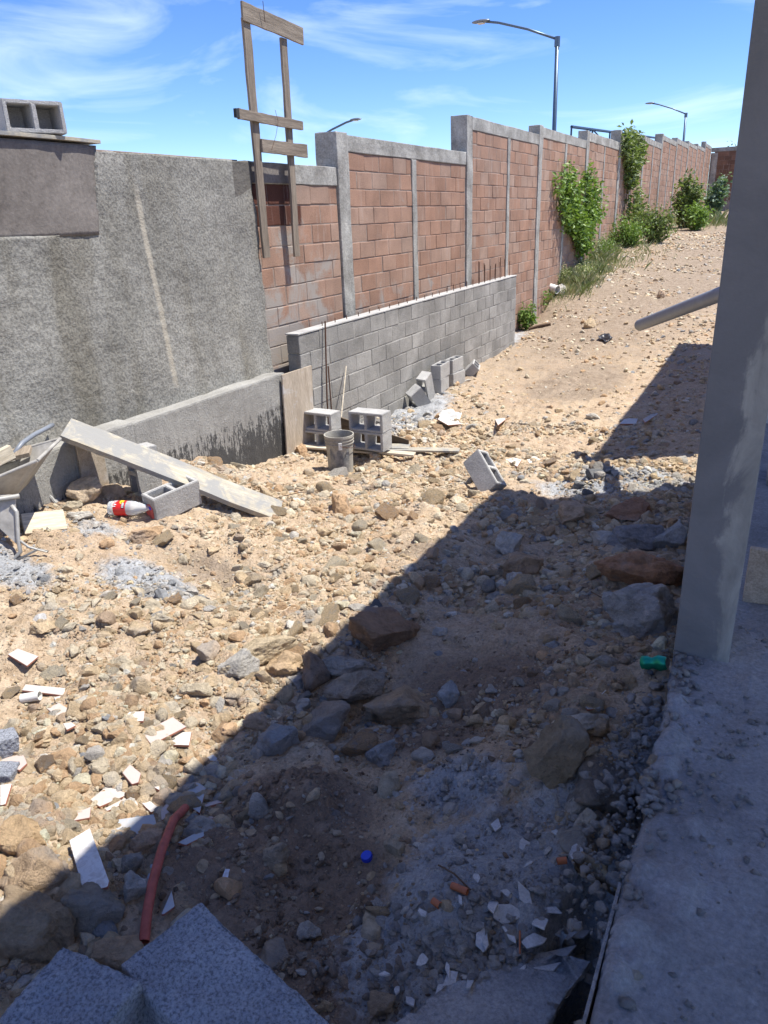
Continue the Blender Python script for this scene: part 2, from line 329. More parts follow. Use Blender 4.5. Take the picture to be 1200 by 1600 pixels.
def pillarmat():
    m, nt, b = newmat('pillar_patchy'); v = objvec(nt, rnd=False)
    sep = N(nt, 'ShaderNodeSeparateXYZ'); nt.links.new(v, sep.inputs[0])
    f = noise(nt, v, 3.2, 7, .62, .8); fi = noise(nt, v, 70, 4, .6)
    mp = N(nt, 'ShaderNodeMapping'); mp.inputs['Scale'].default_value = (1, 1, .35); nt.links.new(v, mp.inputs[0]); f2 = noise(nt, mp.outputs[0], 9, 7, .65, .6)
    col = ramp(nt, f, [(.3, (.14, .143, .148)), (.7, (.20, .20, .205))])
    s = math_(nt, 'ADD', math_(nt, 'MULTIPLY', math_(nt, 'ADD', sep.outputs[0], .165), 5.0), math_(nt, 'MULTIPLY', math_(nt, 'SUBTRACT', f2, .5), 1.3))
    s = math_(nt, 'ADD', s, math_(nt, 'MULTIPLY', math_(nt, 'SUBTRACT', f, .5), 1.2))
    s = math_(nt, 'SUBTRACT', s, ramp(nt, math_(nt, 'MULTIPLY', sep.outputs[2], .4), [(.5, 0), (.85, .6)]))
    col = mixc(nt, ramp(nt, s, [(.55, 0), (.72, .85)]), col, ramp(nt, f2, [(.35, (.19, .19, .175)), (.65, (.38, .375, .34))]))
    nt.links.new(col, b.inputs['Base Color']); b.inputs['Roughness'].default_value = .8; bump(nt, b, math_(nt, 'ADD', f2, fi), .002); return m
M['pillarp'] = pillarmat()
def slabmat():
    m, nt, b = newmat('dusty_floor_slab'); v = objvec(nt, rnd=False)
    f = noise(nt, v, 3, 8, .65, .6); fi = noise(nt, v, 70, 6, .75); vein = noise(nt, v, 1.7, 4, .6, .8)
    col = ramp(nt, f, [(.3, (.20, .205, .215)), (.7, (.33, .335, .345))])
    ve = ramp(nt, math_(nt, 'ADD', math_(nt, 'MULTIPLY', noise(nt, v, 14, 8, .75, .4), .5), math_(nt, 'MULTIPLY', vein, .5)), [(.50, 0), (.60, .55)])
    col = mixc(nt, ve, col, (.37, .38, .40)); col = mixc(nt, .6, col, ramp(nt, fi, [(.32, .5), (.68, 1.3)]), 'MULTIPLY')
    nt.links.new(col, b.inputs['Base Color']); b.inputs['Roughness'].default_value = .95; bump(nt, b, math_(nt, 'ADD', math_(nt, 'MULTIPLY', f, 2), fi), .007); return m
M['slab'] = slabmat()
def leafmat(name, c1, c2):
    m, nt, b = newmat(name); at = N(nt, 'ShaderNodeAttribute'); at.attribute_name = 'col'
    col = mixc(nt, at.outputs['Fac'], c1, c2); nt.links.new(col, b.inputs['Base Color']); b.inputs['Roughness'].default_value = .5
    tr = N(nt, 'ShaderNodeBsdfTranslucent'); nt.links.new(mixc(nt, .5, col, (.25, .4, .03)), tr.inputs[0])
    ms = N(nt, 'ShaderNodeMixShader'); ms.inputs[0].default_value = .3
    out = nt.nodes['Material Output']; nt.links.new(b.outputs[0], ms.inputs[1]); nt.links.new(tr.outputs[0], ms.inputs[2]); nt.links.new(ms.outputs[0], out.inputs[0]); return m
M['leaf'] = leafmat('bright_leaves', (.06, .13, .02), (.24, .37, .07)); M['leafdark'] = leafmat('mid_leaves', (.05, .085, .025), (.25, .30, .10))
M['leafpale'] = leafmat('pale_weed_leaves', (.14, .17, .08), (.36, .38, .22)); M['leafblue'] = leafmat('blue_green_leaves', (.06, .12, .07), (.24, .33, .22)); M['grass'] = leafmat('dry_grass', (.20, .28, .09), (.62, .56, .34))
M['stem'] = plain('stems', (.12, .075, .045), .9)

# ------------------------------------------------------------------ mesh helpers
def link(o): sc.collection.objects.link(o); return o
def mkobj(name, verts, faces, mat, parent=None, smooth=False, cols=None, loc=None, rot=None):
    me = bpy.data.meshes.new(name); me.from_pydata([tuple(v) for v in verts], [], faces); me.update()
    if mat: me.materials.append(mat)
    if smooth: me.polygons.foreach_set('use_smooth', [True]*len(me.polygons))
    if cols is not None:
        a = me.attributes.new('col', 'FLOAT_COLOR', 'POINT'); a.data.foreach_set('color', np.asarray(cols, np.float32).ravel())
    o = link(bpy.data.objects.new(name, me))
    if loc is not None: o.location = loc
    if rot is not None: o.rotation_euler = rot
    if parent: o.parent = parent
    return o
def fromarr(name, V, F, mat, cols=None, smooth=True):
    """triangle mesh from numpy arrays"""
    me = bpy.data.meshes.new(name); n, f = len(V), len(F); k = F.shape[1]
    me.vertices.add(n); me.vertices.foreach_set('co', V.astype(np.float32).ravel())
    me.loops.add(f*k); me.loops.foreach_set('vertex_index', F.astype(np.int32).ravel())
    me.polygons.add(f); me.polygons.foreach_set('loop_start', np.arange(0, f*k, k, dtype=np.int32)); me.polygons.foreach_set('loop_total', np.full(f, k, np.int32))
    me.polygons.foreach_set('use_smooth', np.full(f, smooth)); me.update(calc_edges=True); me.validate()
    if cols is not None:
        a = me.attributes.new('col', 'FLOAT_COLOR', 'POINT'); a.data.foreach_set('color', cols.astype(np.float32).ravel())
    me.materials.append(mat)
    return me
def tag(o, label=None, cat=None, group=None, kind=None):
    if label: o['label'] = label
    if cat: o['category'] = cat
    if group: o['group'] = group
    if kind: o['kind'] = kind
    return o
def empty(name, loc=(0, 0, 0), rot=(0, 0, 0)):
    o = bpy.data.objects.new(name, None); o.empty_display_size = .1; link(o); o.location = loc; o.rotation_euler = rot; return o
class MB:
    def __init__(s): s.v = []; s.f = []; s.c = []
    def add(s, vs, fs, col=None):
        b = len(s.v); s.v += [Vector(v) for v in vs]; s.f += [[b+i for i in f] for f in fs]
        s.c += [(*(col or (1, 1, 1)), 1)]*len(vs)
    def box(s, a, b, col=None, ch=0.0, jit=0, rnd=random):
        (x0, y0, z0), (x1, y1, z1) = a, b
        if ch <= 0:
            s.add([(x0, y0, z0), (x1, y0, z0), (x1, y1, z0), (x0, y1, z0), (x0, y0, z1), (x1, y0, z1), (x1, y1, z1), (x0, y1, z1)],
                  [(0, 3, 2, 1), (4, 5, 6, 7), (0, 1, 5, 4), (1, 2, 6, 5), (2, 3, 7, 6), (3, 0, 4, 7)], col); return
        bm = bmesh.new(); bmesh.ops.create_cube(bm, size=1)
        for v in bm.verts: v.co = Vector(((x0+x1)/2+v.co.x*(x1-x0), (y0+y1)/2+v.co.y*(y1-y0), (z0+z1)/2+v.co.z*(z1-z0)))
        bmesh.ops.bevel(bm, geom=bm.edges[:], offset=ch, segments=2, affect='EDGES', profile=.6)
        s.bm(bm, col)
    def bm(s, bm, col=None, mat=None):
        bm.verts.ensure_lookup_table(); bm.verts.index_update()
        s.add([(mat @ v.co if mat else v.co) for v in bm.verts], [[v.index for v in f.verts] for f in bm.faces], col); bm.free()
    def tube(s, pts, r, n=10, cap=True, col=None, hollow=0):
        pts = [Vector(p) for p in pts]; rs = r if isinstance(r, (list, tuple)) else [r]*len(pts)
        vs = []; fs = []; prev = None
        for i, p in enumerate(pts):
            t = (pts[min(i+1, len(pts)-1)] - pts[max(i-1, 0)]).normalized()
            a = prev if prev is not None else (Vector((0, 0, 1)) if abs(t.z) < .9 else Vector((1, 0, 0)))
            a = (a - t*a.dot(t)).normalized(); prev = a; b = t.cross(a)
            for k in range(n):
                an = 2*math.pi*k/n; vs.append(p + (a*math.cos(an)+b*math.sin(an))*rs[i])
        for i in range(len(pts)-1):
            for k in range(n):
                k2 = (k+1) % n; fs.append((i*n+k, i*n+k2, (i+1)*n+k2, (i+1)*n+k))
        if cap and not hollow: fs.append(tuple(range(n-1, -1, -1))); L = (len(pts)-1)*n; fs.append(tuple(range(L, L+n)))
        if hollow:
            m = len(vs)
            for i, p in enumerate(pts):
                for k in range(n): vs.append(p + (vs[i*n+k]-p)*hollow)
            for i in range(len(pts)-1):
                for k in range(n):
                    k2 = (k+1) % n; fs.append((m+i*n+k2, m+i*n+k, m+(i+1)*n+k, m+(i+1)*n+k2))
            L = (len(pts)-1)*n
            for k in range(n):
                k2 = (k+1) % n; fs.append((k2, k, m+k, m+k2)); fs.append((L+k, L+k2, m+L+k2, m+L+k))
        s.add(vs, fs, col)
    def prism(s, poly, axis_vec, col=None):
        n = len(poly); a = Vector(axis_vec); vs = [Vector(p) for p in poly] + [Vector(p)+a for p in poly]
        nrm = (vs[1]-vs[0]).cross(vs[2]-vs[1])
        fl = nrm.dot(a) > 0
        bot = tuple(range(n)); top = tuple(range(n, 2*n))
        fs = [bot[::-1], top] if fl else [bot, top[::-1]]
        for i in range(n):
            j = (i+1) % n; fs.append((i, j, j+n, i+n) if fl else (j, i, i+n, j+n))
        s.add(vs, fs, col)
    def lathe(s, prof, n=24, col=None, mat=None):
        vs = []; fs = []
        for r, z in prof:
            for k in range(n):
                a = 2*math.pi*k/n; v = Vector((r*math.cos(a), r*math.sin(a), z)); vs.append(mat @ v if mat else v)
        for i in range(len(prof)-1):
            for k in range(n):
                k2 = (k+1) % n; fs.append((i*n+k, i*n+k2, (i+1)*n+k2, (i+1)*n+k))
        s.add(vs, fs, col)
    def build(s, name, mat, parent=None, smooth=False, loc=None, rot=None, autosmooth=None):
        o = mkobj(name, s.v, s.f, mat, parent, smooth, s.c, loc, rot)
        if autosmooth:
            me = o.data; me.polygons.foreach_set('use_smooth', [True]*len(me.polygons)); me.set_sharp_from_angle(angle=R(autosmooth))
        return o
def roughen(o, cuts, amp, sc_=8, seed=0, fine=0):
    """subdivide faces of a mesh and push vertices with noise (real relief, broken edges)"""
    me = o.data; bm = bmesh.new(); bm.from_mesh(me)
    if cuts: bmesh.ops.subdivide_edges(bm, edges=bm.edges[:], cuts=cuts, use_grid_fill=True)
    bm.normal_update(); co = np.array([v.co for v in bm.verts]); no = np.array([v.normal for v in bm.verts])
    d = fbm(co[:, 0]*sc_, co[:, 1]*sc_, co[:, 2]*sc_, o=4, s=seed)*amp
    co = co + no*d[:, None]
    for v, c in zip(bm.verts, co): v.co = c
    bm.to_mesh(me); bm.free(); me.update(); return o

# ------------------------------------------------------------------ ground
def axis(parts):
    out = [parts[0][0]]
    for a, b, st in parts: n = max(1, int(round((b-a)/st))); out += list(np.linspace(a, b, n+1)[1:])
    return np.array(out)
gx = axis([(-400, -60, 60), (-60, -12, 6), (-12, -5, .6), (-5, -4.2, .04), (-4.2, -.12, .0145), (-.12, 1.6, .09), (1.6, 12, 1), (12, 400, 60)])
gy = axis([(-300, -20, 40), (-20, -1, 1), (-1, .6, .08), (.6, 3.2, .0125), (3.2, 6, .0165), (6, 9.5, .028), (9.5, 17, .06), (17, 30, .16), (30, 60, .6), (60, 120, 5), (120, 900, 80)])
GX, GY = np.meshgrid(gx, gy); GZ = g(GX, GY)
nearw = np.clip(1-np.maximum(0, np.hypot(GX+1.5, (GY-3)*.8)-4)/5, 0, 1)
GZ += nearw*(.010*fbm(GX*20, GY*20, o=3, s=31) + .006*np.abs(fbm(GX*45, GY*45, o=2, s=41)))
# keep the sheet just under the floor slab
GZ = np.where((GX > -.16) & (GY < 7.4) & (GY > -6.5), np.minimum(GZ, -.2), GZ)
V = np.stack([GX.ravel(), GY.ravel(), GZ.ravel()], 1); nx, ny = len(gx), len(gy)
I = (np.arange(ny-1)[:, None]*nx+np.arange(nx-1)[None]).ravel()
F = np.stack([I, I+1, I+1+nx, I+nx], 1)
me = fromarr('ground', V, F, M['ground'])
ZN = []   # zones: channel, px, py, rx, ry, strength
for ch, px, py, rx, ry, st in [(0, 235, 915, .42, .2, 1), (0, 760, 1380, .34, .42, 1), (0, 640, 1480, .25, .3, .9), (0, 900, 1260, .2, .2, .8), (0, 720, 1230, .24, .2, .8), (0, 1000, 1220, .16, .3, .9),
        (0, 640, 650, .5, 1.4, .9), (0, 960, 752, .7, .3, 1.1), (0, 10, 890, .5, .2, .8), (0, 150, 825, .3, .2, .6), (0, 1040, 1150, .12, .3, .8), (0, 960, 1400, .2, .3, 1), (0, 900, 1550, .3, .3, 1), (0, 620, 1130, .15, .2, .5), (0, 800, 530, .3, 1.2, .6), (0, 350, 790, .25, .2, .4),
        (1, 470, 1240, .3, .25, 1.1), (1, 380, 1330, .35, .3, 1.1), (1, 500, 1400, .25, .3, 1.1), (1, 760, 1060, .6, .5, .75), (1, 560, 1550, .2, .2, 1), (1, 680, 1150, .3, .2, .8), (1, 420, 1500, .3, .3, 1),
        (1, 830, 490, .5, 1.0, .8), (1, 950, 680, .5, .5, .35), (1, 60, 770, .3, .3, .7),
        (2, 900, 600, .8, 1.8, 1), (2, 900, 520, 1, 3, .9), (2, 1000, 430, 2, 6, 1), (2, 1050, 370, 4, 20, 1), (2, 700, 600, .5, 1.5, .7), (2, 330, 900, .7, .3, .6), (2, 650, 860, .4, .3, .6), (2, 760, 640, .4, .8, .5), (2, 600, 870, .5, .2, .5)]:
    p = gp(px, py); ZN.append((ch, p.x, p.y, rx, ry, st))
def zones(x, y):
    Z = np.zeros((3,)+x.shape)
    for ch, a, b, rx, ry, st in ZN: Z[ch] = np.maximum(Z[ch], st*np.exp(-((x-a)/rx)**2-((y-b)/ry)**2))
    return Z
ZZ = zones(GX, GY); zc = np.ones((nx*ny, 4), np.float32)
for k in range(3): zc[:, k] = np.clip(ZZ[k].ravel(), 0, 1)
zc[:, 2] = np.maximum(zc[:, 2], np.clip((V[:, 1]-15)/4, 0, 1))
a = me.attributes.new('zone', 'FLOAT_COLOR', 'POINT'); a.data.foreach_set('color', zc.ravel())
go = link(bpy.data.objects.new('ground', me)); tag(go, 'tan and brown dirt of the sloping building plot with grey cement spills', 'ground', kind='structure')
# ------------------------------------------------------------------ stones
rng = np.random.default_rng(7)
def ico(sub):
    bm = bmesh.new(); bmesh.ops.create_icosphere(bm, subdivisions=sub, radius=1); v = np.array([x.co for x in bm.verts]); f = np.array([[w.index for w in q.verts] for q in bm.faces]); bm.free(); return v, f
ICO = {s: ico(s) for s in (1, 2, 3, 4, 5, 6)}
def rockverts(sub, seed, planes=11, nz=.05, round_=.55):
    r = np.random.default_rng(seed); v, f = ICO[sub]
    d = v/np.linalg.norm(v, axis=1)[:, None]
    n = r.normal(size=(planes, 3)); n /= np.linalg.norm(n, axis=1)[:, None]; h = r.uniform(.45, 1.0, planes)
    dot = d @ n.T; rad = np.where(dot > .08, h[None]/np.maximum(dot, .08), 9)
    p = 34.0
    rad = (np.sum(rad**-p, 1) + 1.15**-p)**(-1/p)
    q = d*rad[:, None]
    if nz:
        q2 = q*2.2+seed; q = q*(1+nz*fbm(q2[:, 0], q2[:, 1], q2[:, 2], o=5 if sub > 4 else 3, s=seed % 97))[:, None]
    q /= np.abs(q).max(0)[None]     # unit half-extents
    return q, f
PAL = dict(tan=(.64, .51, .34), cream=(.73, .645, .49), orange=(.60, .42, .26), grey=(.52, .50, .46), brown=(.47, .36, .26), white=(.76, .73, .66), blue_grey=(.34, .36, .38))
def colname(c): return min(PAL, key=lambda k: sum((a-b)**2 for a, b in zip(PAL[k], c)))
def rotm(rx, ry, rz): return np.array(Euler((rx, ry, rz)).to_matrix())
# density by look of the photograph: (px, py, rx px, ry px, factor) applied to the projected position of every candidate spot
CALM = [(760, 1060, 150, 90, .4), (900, 610, 130, 60, .25), (330, 880, 250, 32, .3), (640, 870, 120, 40, .35), (480, 1260, 110, 90, .8), (860, 520, 200, 60, .4), (1000, 430, 200, 90, .45), (780, 590, 90, 30, .3), (760, 1350, 120, 120, .75), (680, 800, 60, 40, .5), (330, 1340, 70, 60, .9)]
def keep(x, y):
    px, py, F_ = proj(x, y, g_base(x, y)); k = np.ones_like(x)
    for a, b, rx, ry, f_ in CALM: k = k*(1-(1-f_)*np.exp(-(((px-a)/rx)**2+((py-b)/ry)**2)**2))
    clump = np.clip(.78+1.25*fbm(x*1.5, y*1.5, o=3, s=77), .07, 1.2)
    return k*clump, px, py, F_
def stonecol(x, y, n):
    Z = zones(x, y); u = rng.random(n); c = np.zeros((n, 3)); keys = list(PAL)
    P = np.array([PAL[k] for k in keys])
    pr = np.array([.38, .34, .20, .025, .02, .03, .005]); idx = np.searchsorted(np.cumsum(pr), u).clip(0, 6)
    cem = (Z[0] > .45) & (rng.random(n) < .75); idx[cem] = rng.choice([3, 5, 6], cem.sum(), p=[.6, .1, .3])
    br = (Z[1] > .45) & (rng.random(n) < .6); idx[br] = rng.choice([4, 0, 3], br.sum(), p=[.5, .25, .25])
    right = (x > -1.9) & (rng.random(n) < .35); idx[right] = rng.choice([3, 4, 6, 0], right.sum(), p=[.30, .25, .08, .37])
    c = P[idx]*(1+rng.normal(0, .10, (n, 1))); return np.clip(c, .03, .8), idx
def scatter(n, smin, smax, sub, name, yr, xr=(-4.45, -.2), pw=2.2, far=False):
    """a mass of countless small stones merged in one mesh"""
    y = yr[0] + (yr[1]-yr[0])*rng.random(n*2)**(1.0 if not far else .8); x = xr[0] + (xr[1]-xr[0])*rng.random(n*2)
    k, px, py, F_ = keep(x, y); ok = (rng.random(len(x)) < k) & (F_ > .3) & (px > -80) & (px < 1280) & (py < 1750)
    x, y = x[ok][:n], y[ok][:n]; n = len(x)
    s = smin*(smax/smin)**(rng.random(n)**pw); cols, _ = stonecol(x, y, n); z = g(x, y)
    protos = [rockverts(sub, 100+i+sub*50, planes=10, nz=.08) for i in range(14)]
    Vs, Fs, Cs = [], [], []; off = 0
    pid = rng.integers(0, 14, n)
    for i in range(n):
        q, f = protos[pid[i]]; a = rng.random(3)
        dim = np.array([1, .62+.38*a[0], .38+.42*a[1]])*s[i]*.5
        m_ = rotm(rng.normal(0, .3), rng.normal(0, .3), a[2]*6.283)
        Vs.append((q*dim) @ m_.T + np.array([x[i], y[i], z[i]+dim[2]*(-.15+.5*a[1])])); Fs.append(f+off); off += len(q)
        Cs.append(np.repeat(np.array([[*cols[i], 1]]), len(q), 0))
    me = fromarr(name, np.concatenate(Vs), np.concatenate(Fs), M['rubble'], np.concatenate(Cs))
    if sub > 1: me.set_sharp_from_angle(angle=R(32))
    o = link(bpy.data.objects.new(name, me)); return o
tag(scatter(3900, .05, .13, 3, 'rubble', (.5, 8.6), pw=2.0), 'fist-sized broken limestone pieces covering the sunlit and shaded dirt', 'rubble', kind='stuff')
tag(scatter(25000, .018, .055, 2, 'rubble', (.5, 8.6), pw=1.5), 'countless small broken limestone chips covering the sunlit and shaded dirt', 'rubble', kind='stuff')
tag(scatter(1500, .035, .11, 3, 'rubble', (3.5, 6.6), xr=(-1.9, -.2), pw=1.6), 'dense cobbles and stones lying in the shade left of the pillar', 'rubble', kind='stuff')
tag(scatter(900, .03, .10, 3, 'rubble', (.9, 1.9), xr=(-2.7, -1.2), pw=1.6), 'shaded stones packed behind the foreground blocks', 'rubble', kind='stuff')
tag(scatter(85000, .006, .024, 1, 'gravel', (.4, 7.5), pw=1.2), 'fine gravel and crumbs of stone strewn over the dirt between the larger stones', 'gravel', kind='stuff')
tag(scatter(13000, .03, .13, 2, 'road_rubble', (7.5, 30), xr=(-4.4, .6), pw=2.2, far=True), 'scattered stones on the dirt track rising along the brick wall', 'rubble', kind='stuff')

def lumps(n, name, smin, smax, spots, cols, label, sub=2, up=.2):
    P = [rockverts(sub, 820+i, 9, .12) for i in range(8)]; Vs, Fs, Cs = [], [], []; off = 0
    for i in range(n):
        a, b, rx, ry = spots[rng.integers(0, len(spots))]; x, y = a+rng.normal(0, rx*.6), b+rng.normal(0, ry*.6)
        if x > -.17 or x < -4.4: continue
        s_ = smin*(smax/smin)**(rng.random()**2.2)*.5; z = g1(x, y)+s_*up; q, f = P[i % 8]; fl = rng.uniform(.3, .8)
        Vs.append((q*s_*np.array([1, .8, fl])) @ rotm(rng.normal(0, .4), rng.normal(0, .4), rng.random()*6.28).T+np.array([x, y, z])); Fs.append(f+off); off += len(q); c = cols[rng.integers(0, len(cols))]; k = rng.uniform(.85, 1.1); Cs.append(np.repeat([[c[0]*k, c[1]*k, c[2]*k, 1]], len(q), 0))
    me = fromarr(name, np.concatenate(Vs), np.concatenate(Fs), M['rubble'], np.concatenate(Cs)); me.set_sharp_from_angle(angle=R(34)); o = link(bpy.data.objects.new(name, me)); tag(o, label, name.replace('_', ' '), kind='stuff')
SP = [(a, b, rx, ry) for ch, a, b, rx, ry, st in ZN if ch == 0]
pq = gp(780, 1550); SP += [(pq.x, pq.y, .22, .12)]*4
lumps(6000, 'mortar_crumble', .008, .05, SP, [(.46, .46, .46), (.56, .56, .55), (.40, .40, .41), (.66, .66, .64)], 'broken lumps and crumbs of grey mortar lying in the cement spills')
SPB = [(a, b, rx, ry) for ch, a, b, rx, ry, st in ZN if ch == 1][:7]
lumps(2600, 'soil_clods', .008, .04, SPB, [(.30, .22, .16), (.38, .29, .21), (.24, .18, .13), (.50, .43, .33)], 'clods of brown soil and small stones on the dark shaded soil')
LAND = []     # landmarks used to describe where a loose stone lies: (name, x, y)
def land(name, px, py): p = gp(px, py); LAND.append((name, p.x, p.y))
for nm, px, py in [('red conduit', 255, 1370), ('blue bottle cap', 574, 1342), ('crushed green can', 1015, 1040), ('tilted cinder block', 760, 755), ('cola bottle', 205, 804), ('low end of the long plank', 440, 805),
        ('cement-stained bucket', 532, 735), ('foot of the wheelbarrow', 30, 870), ('large white tile slab', 140, 1350), ('foot of the concrete pillar', 1060, 1010), ('brown sack paper', 920, 1405), ('biggest shadow-line boulder', 590, 1000),
        ('grey cement heap', 960, 752), ('open end of the grey pipe', 1000, 540), ('dark soil mound', 470, 1230), ('grey cement spill left of centre', 235, 915), ('white sack scrap', 705, 655), ('block beside the bottle', 255, 800), ('pitted brown boulder', 630, 1110),
        ('row of blocks under the grey wall', 690, 605), ('bed of grey mortar dust', 740, 1330), ('slanted reddish boulder near the pillar', 990, 900), ('cut block at the left edge', 10, 1170)]: land(nm, px, py)
STONES = []   # things to be labelled at the end
SGROUP = 'loose stones of the rubble'
def hero(px, py, wpx, hz, asp, col, rz=None, label=None, seed=0, sub=5, sink=.3, tilt=(0, 0), planes=12, nz=.16, name='boulder'):
    """px,py = middle of the stone on the ground, wpx = width in the photo"""
    p = gp(px, py); F_ = (p-EYE).dot(CF); wm = wpx*F_/FPX/2; q, f = rockverts(sub+(sub == 5 and wpx > 90), seed or int(px*3+py), planes+3, nz, .4)
    col = PAL[col] if isinstance(col, str) else col; kf = min(1.3, .68/max(col)); col = tuple(v*kf for v in col); wm *= 1.12; dim = np.array([wm, wm*asp, wm*hz*1.3]); V_ = (q*dim)
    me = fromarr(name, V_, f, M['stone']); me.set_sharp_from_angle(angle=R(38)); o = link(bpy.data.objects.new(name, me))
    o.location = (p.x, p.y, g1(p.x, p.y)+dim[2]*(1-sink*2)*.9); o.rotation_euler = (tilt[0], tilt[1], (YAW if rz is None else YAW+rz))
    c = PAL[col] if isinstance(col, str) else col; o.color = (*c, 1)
    if label: tag(o, label, 'boulder')
    else: STONES.append((o, wm*2, c))
    return o
hero(590, 1000, 125, .5, .75, (.33, .21, .13), .1, 'biggest reddish brown boulder on the shadow line in the middle', 11, 5)
hero(632, 1120, 112, .62, .85, (.40, .30, .20), .6, 'pitted brown boulder below the biggest one, fully in shade', 12, 5, nz=.16)
hero(570, 1082, 115, .38, .7, (.36, .31, .25), .1, 'flat grey-brown boulder between the reddish and the pitted boulders', 13, 5)
hero(495, 1062, 62, .8, .8, (.30, .22, .16), .3, 'upright brown rock just left of the flat boulder on the shadow line', 14)
hero(540, 1050, 95, .35, .6, (.38, .35, .31), 0, 'half-buried pale rock behind the flat boulder', 15)
hero(440, 1165, 68, .75, .8, (.36, .37, .38), .2, 'rounded grey boulder left of the shaded dark soil mound', 16)
hero(505, 1140, 85, .5, .8, (.29, .25, .21), .5, 'dusty dark boulder sunk in soil right of the rounded grey one', 17)
hero(705, 1090, 48, .7, .8, 'blue_grey', .4, 'blue-grey stone right of the pitted boulder', 18)
hero(325, 1030, 50, .7, .8, (.58, .47, .36), .9, 'pale pinkish upright rock standing alone in the sunlit rubble', 19)
hero(400, 1030, 120, .30, .6, (.66, .55, .38), .1, 'long cream rock slab in sun just left of the shadow line', 20, 5, nz=.13)
hero(375, 1048, 62, .55, .7, (.45, .44, .41), .2, 'grey angular rock at the lower edge of the long cream rock slab', 21)
hero(445, 1045, 60, .6, .8, (.56, .42, .27), .5, 'tan rock crossed by the shadow beside the long cream rock slab', 22)
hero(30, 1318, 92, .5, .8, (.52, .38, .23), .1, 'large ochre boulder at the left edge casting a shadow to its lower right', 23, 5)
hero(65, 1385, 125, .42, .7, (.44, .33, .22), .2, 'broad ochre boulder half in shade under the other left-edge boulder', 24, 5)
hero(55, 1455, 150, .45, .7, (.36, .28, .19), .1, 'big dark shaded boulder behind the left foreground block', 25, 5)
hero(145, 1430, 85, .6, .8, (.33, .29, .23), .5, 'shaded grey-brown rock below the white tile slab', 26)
hero(210, 1400, 52, .8, .8, 'grey', .4, 'smooth grey stone standing left of the red conduit', 27)
hero(233, 1322, 52, .7, .9, 'brown', .3, 'brown rounded stone touching the upper part of the red conduit', 28)
hero(205, 1360, 42, .8, .7, (.33, .31, .28), 1.0, 'leaning dark stone between tile slab and red conduit', 29)
hero(185, 1500, 75, .55, .7, (.45, .33, .22), .2, 'ochre rock squeezed between the two foreground blocks', 30)
hero(995, 905, 135, .42, .55, (.42, .25, .16), -.25, 'slanted reddish boulder near the pillar', 31, 5, planes=9)
hero(1005, 975, 112, .6, .75, (.40, .40, .40), .1, 'massive grey boulder against the foot of the pillar', 32, 5)
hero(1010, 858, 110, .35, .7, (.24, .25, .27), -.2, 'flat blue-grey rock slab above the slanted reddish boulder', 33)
hero(950, 850, 60, .5, .8, 'grey', .2, 'grey stone left of the flat blue-grey rock slab', 34)
hero(1050, 850, 55, .7, .8, 'blue_grey', 0, 'blue-grey rock partly hidden by the pillar', 35)
hero(985, 808, 75, .4, .7, (.36, .22, .15), 0, 'reddish flat boulder below the grey cement heap', 36)
hero(800, 858, 48, .6, .9, 'grey', .4, 'pale grey pointed rock just inside the shade right of centre', 37)
hero(820, 895, 80, .45, .7, (.38, .28, .19), .3, 'brown boulder below the pale grey pointed rock', 38)
hero(890, 812, 46, .6, .8, 'brown', .1)
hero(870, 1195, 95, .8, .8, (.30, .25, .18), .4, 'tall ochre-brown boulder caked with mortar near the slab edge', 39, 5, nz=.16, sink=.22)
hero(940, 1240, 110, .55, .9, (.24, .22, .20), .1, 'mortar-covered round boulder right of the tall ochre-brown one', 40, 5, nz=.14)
hero(910, 1150, 65, .22, .5, (.48, .47, .43), -.1, 'pale flat stone lying on top of the tall ochre-brown boulder', 41, sink=-.9)
hero(918, 1195, 45, .3, .4, (.48, .47, .43), .3, 'narrow pale stone lying on the mortar-covered boulder', 42, sink=-.9)
hero(920, 1290, 40, .9, .8, 'white', .4, 'chalky upright stone below the mortar-covered boulder')
hero(430, 1345, 44, .7, .8, (.42, .36, .28), .5, 'grey-tan stone in the dark soil left of the blue cap')
hero(485, 1458, 42, .6, .8, 'white', .9, 'whitish stone in dark soil above the bottom edge')
hero(432, 1500, 45, .5, 1.3, (.36, .28, .2), .2, 'brown long stone right of the large foreground block')
hero(595, 1570, 42, .8, .9, (.40, .33, .25), .3, 'brown stone at the bottom edge left of the mortar shards')
hero(118, 1285-8, 30, .6, .8, 'tan', .3); hero(130, 778, 62, .55, .7, (.66, .54, .40), .1, 'big cream rock under the thin board by the wheelbarrow', 43, 5)
hero(175, 772, 45, .5, .8, (.62, .50, .36), .2, 'cream rock touching the right end of the big cream rock', 44)
hero(400, 717, 50, .75, .8, (.58, .40, .26), .1, 'round orange-tan boulder at the foot of the stained ledge', 45)
hero(310, 712, 40, .8, .8, (.50, .42, .34), .7, 'greyish rock standing beside the foot of the ledge'); hero(470, 708, 20, .9, .8, 'orange', 0, 'small orange stone at the foot of the plywood sheet')
hero(228, 840, 52, .45, .7, 'orange', .3, 'flat orange rock below the cinder block with the bottle', 46)
hero(125, 812, 42, .4, .6, 'white', 0, 'whitish flat stone left of the cola bottle'); hero(112, 795, 32, .4, .4, 'cream', .2, 'cream brick-shaped stone left of the cola bottle')
hero(530, 800, 40, .8, .8, 'orange', .3, 'crumbly orange clod in front of the bucket'); hero(785, 500, 30, .6, .8, 'brown', 0)
hero(875, 460, 20, .8, .8, 'grey', 0); hero(920, 512, 18, .8, .8, 'tan', 0); hero(1030, 465, 14, 1, .8, 'brown', 0, 'small brown stone alone on the track above the grey pipe')
hero(925, 655, 22, .5, .8, 'white', 0, 'pale flat stone alone on the track just above the shadow'); hero(780, 980, 30, .3, .7, 'tan', 0)
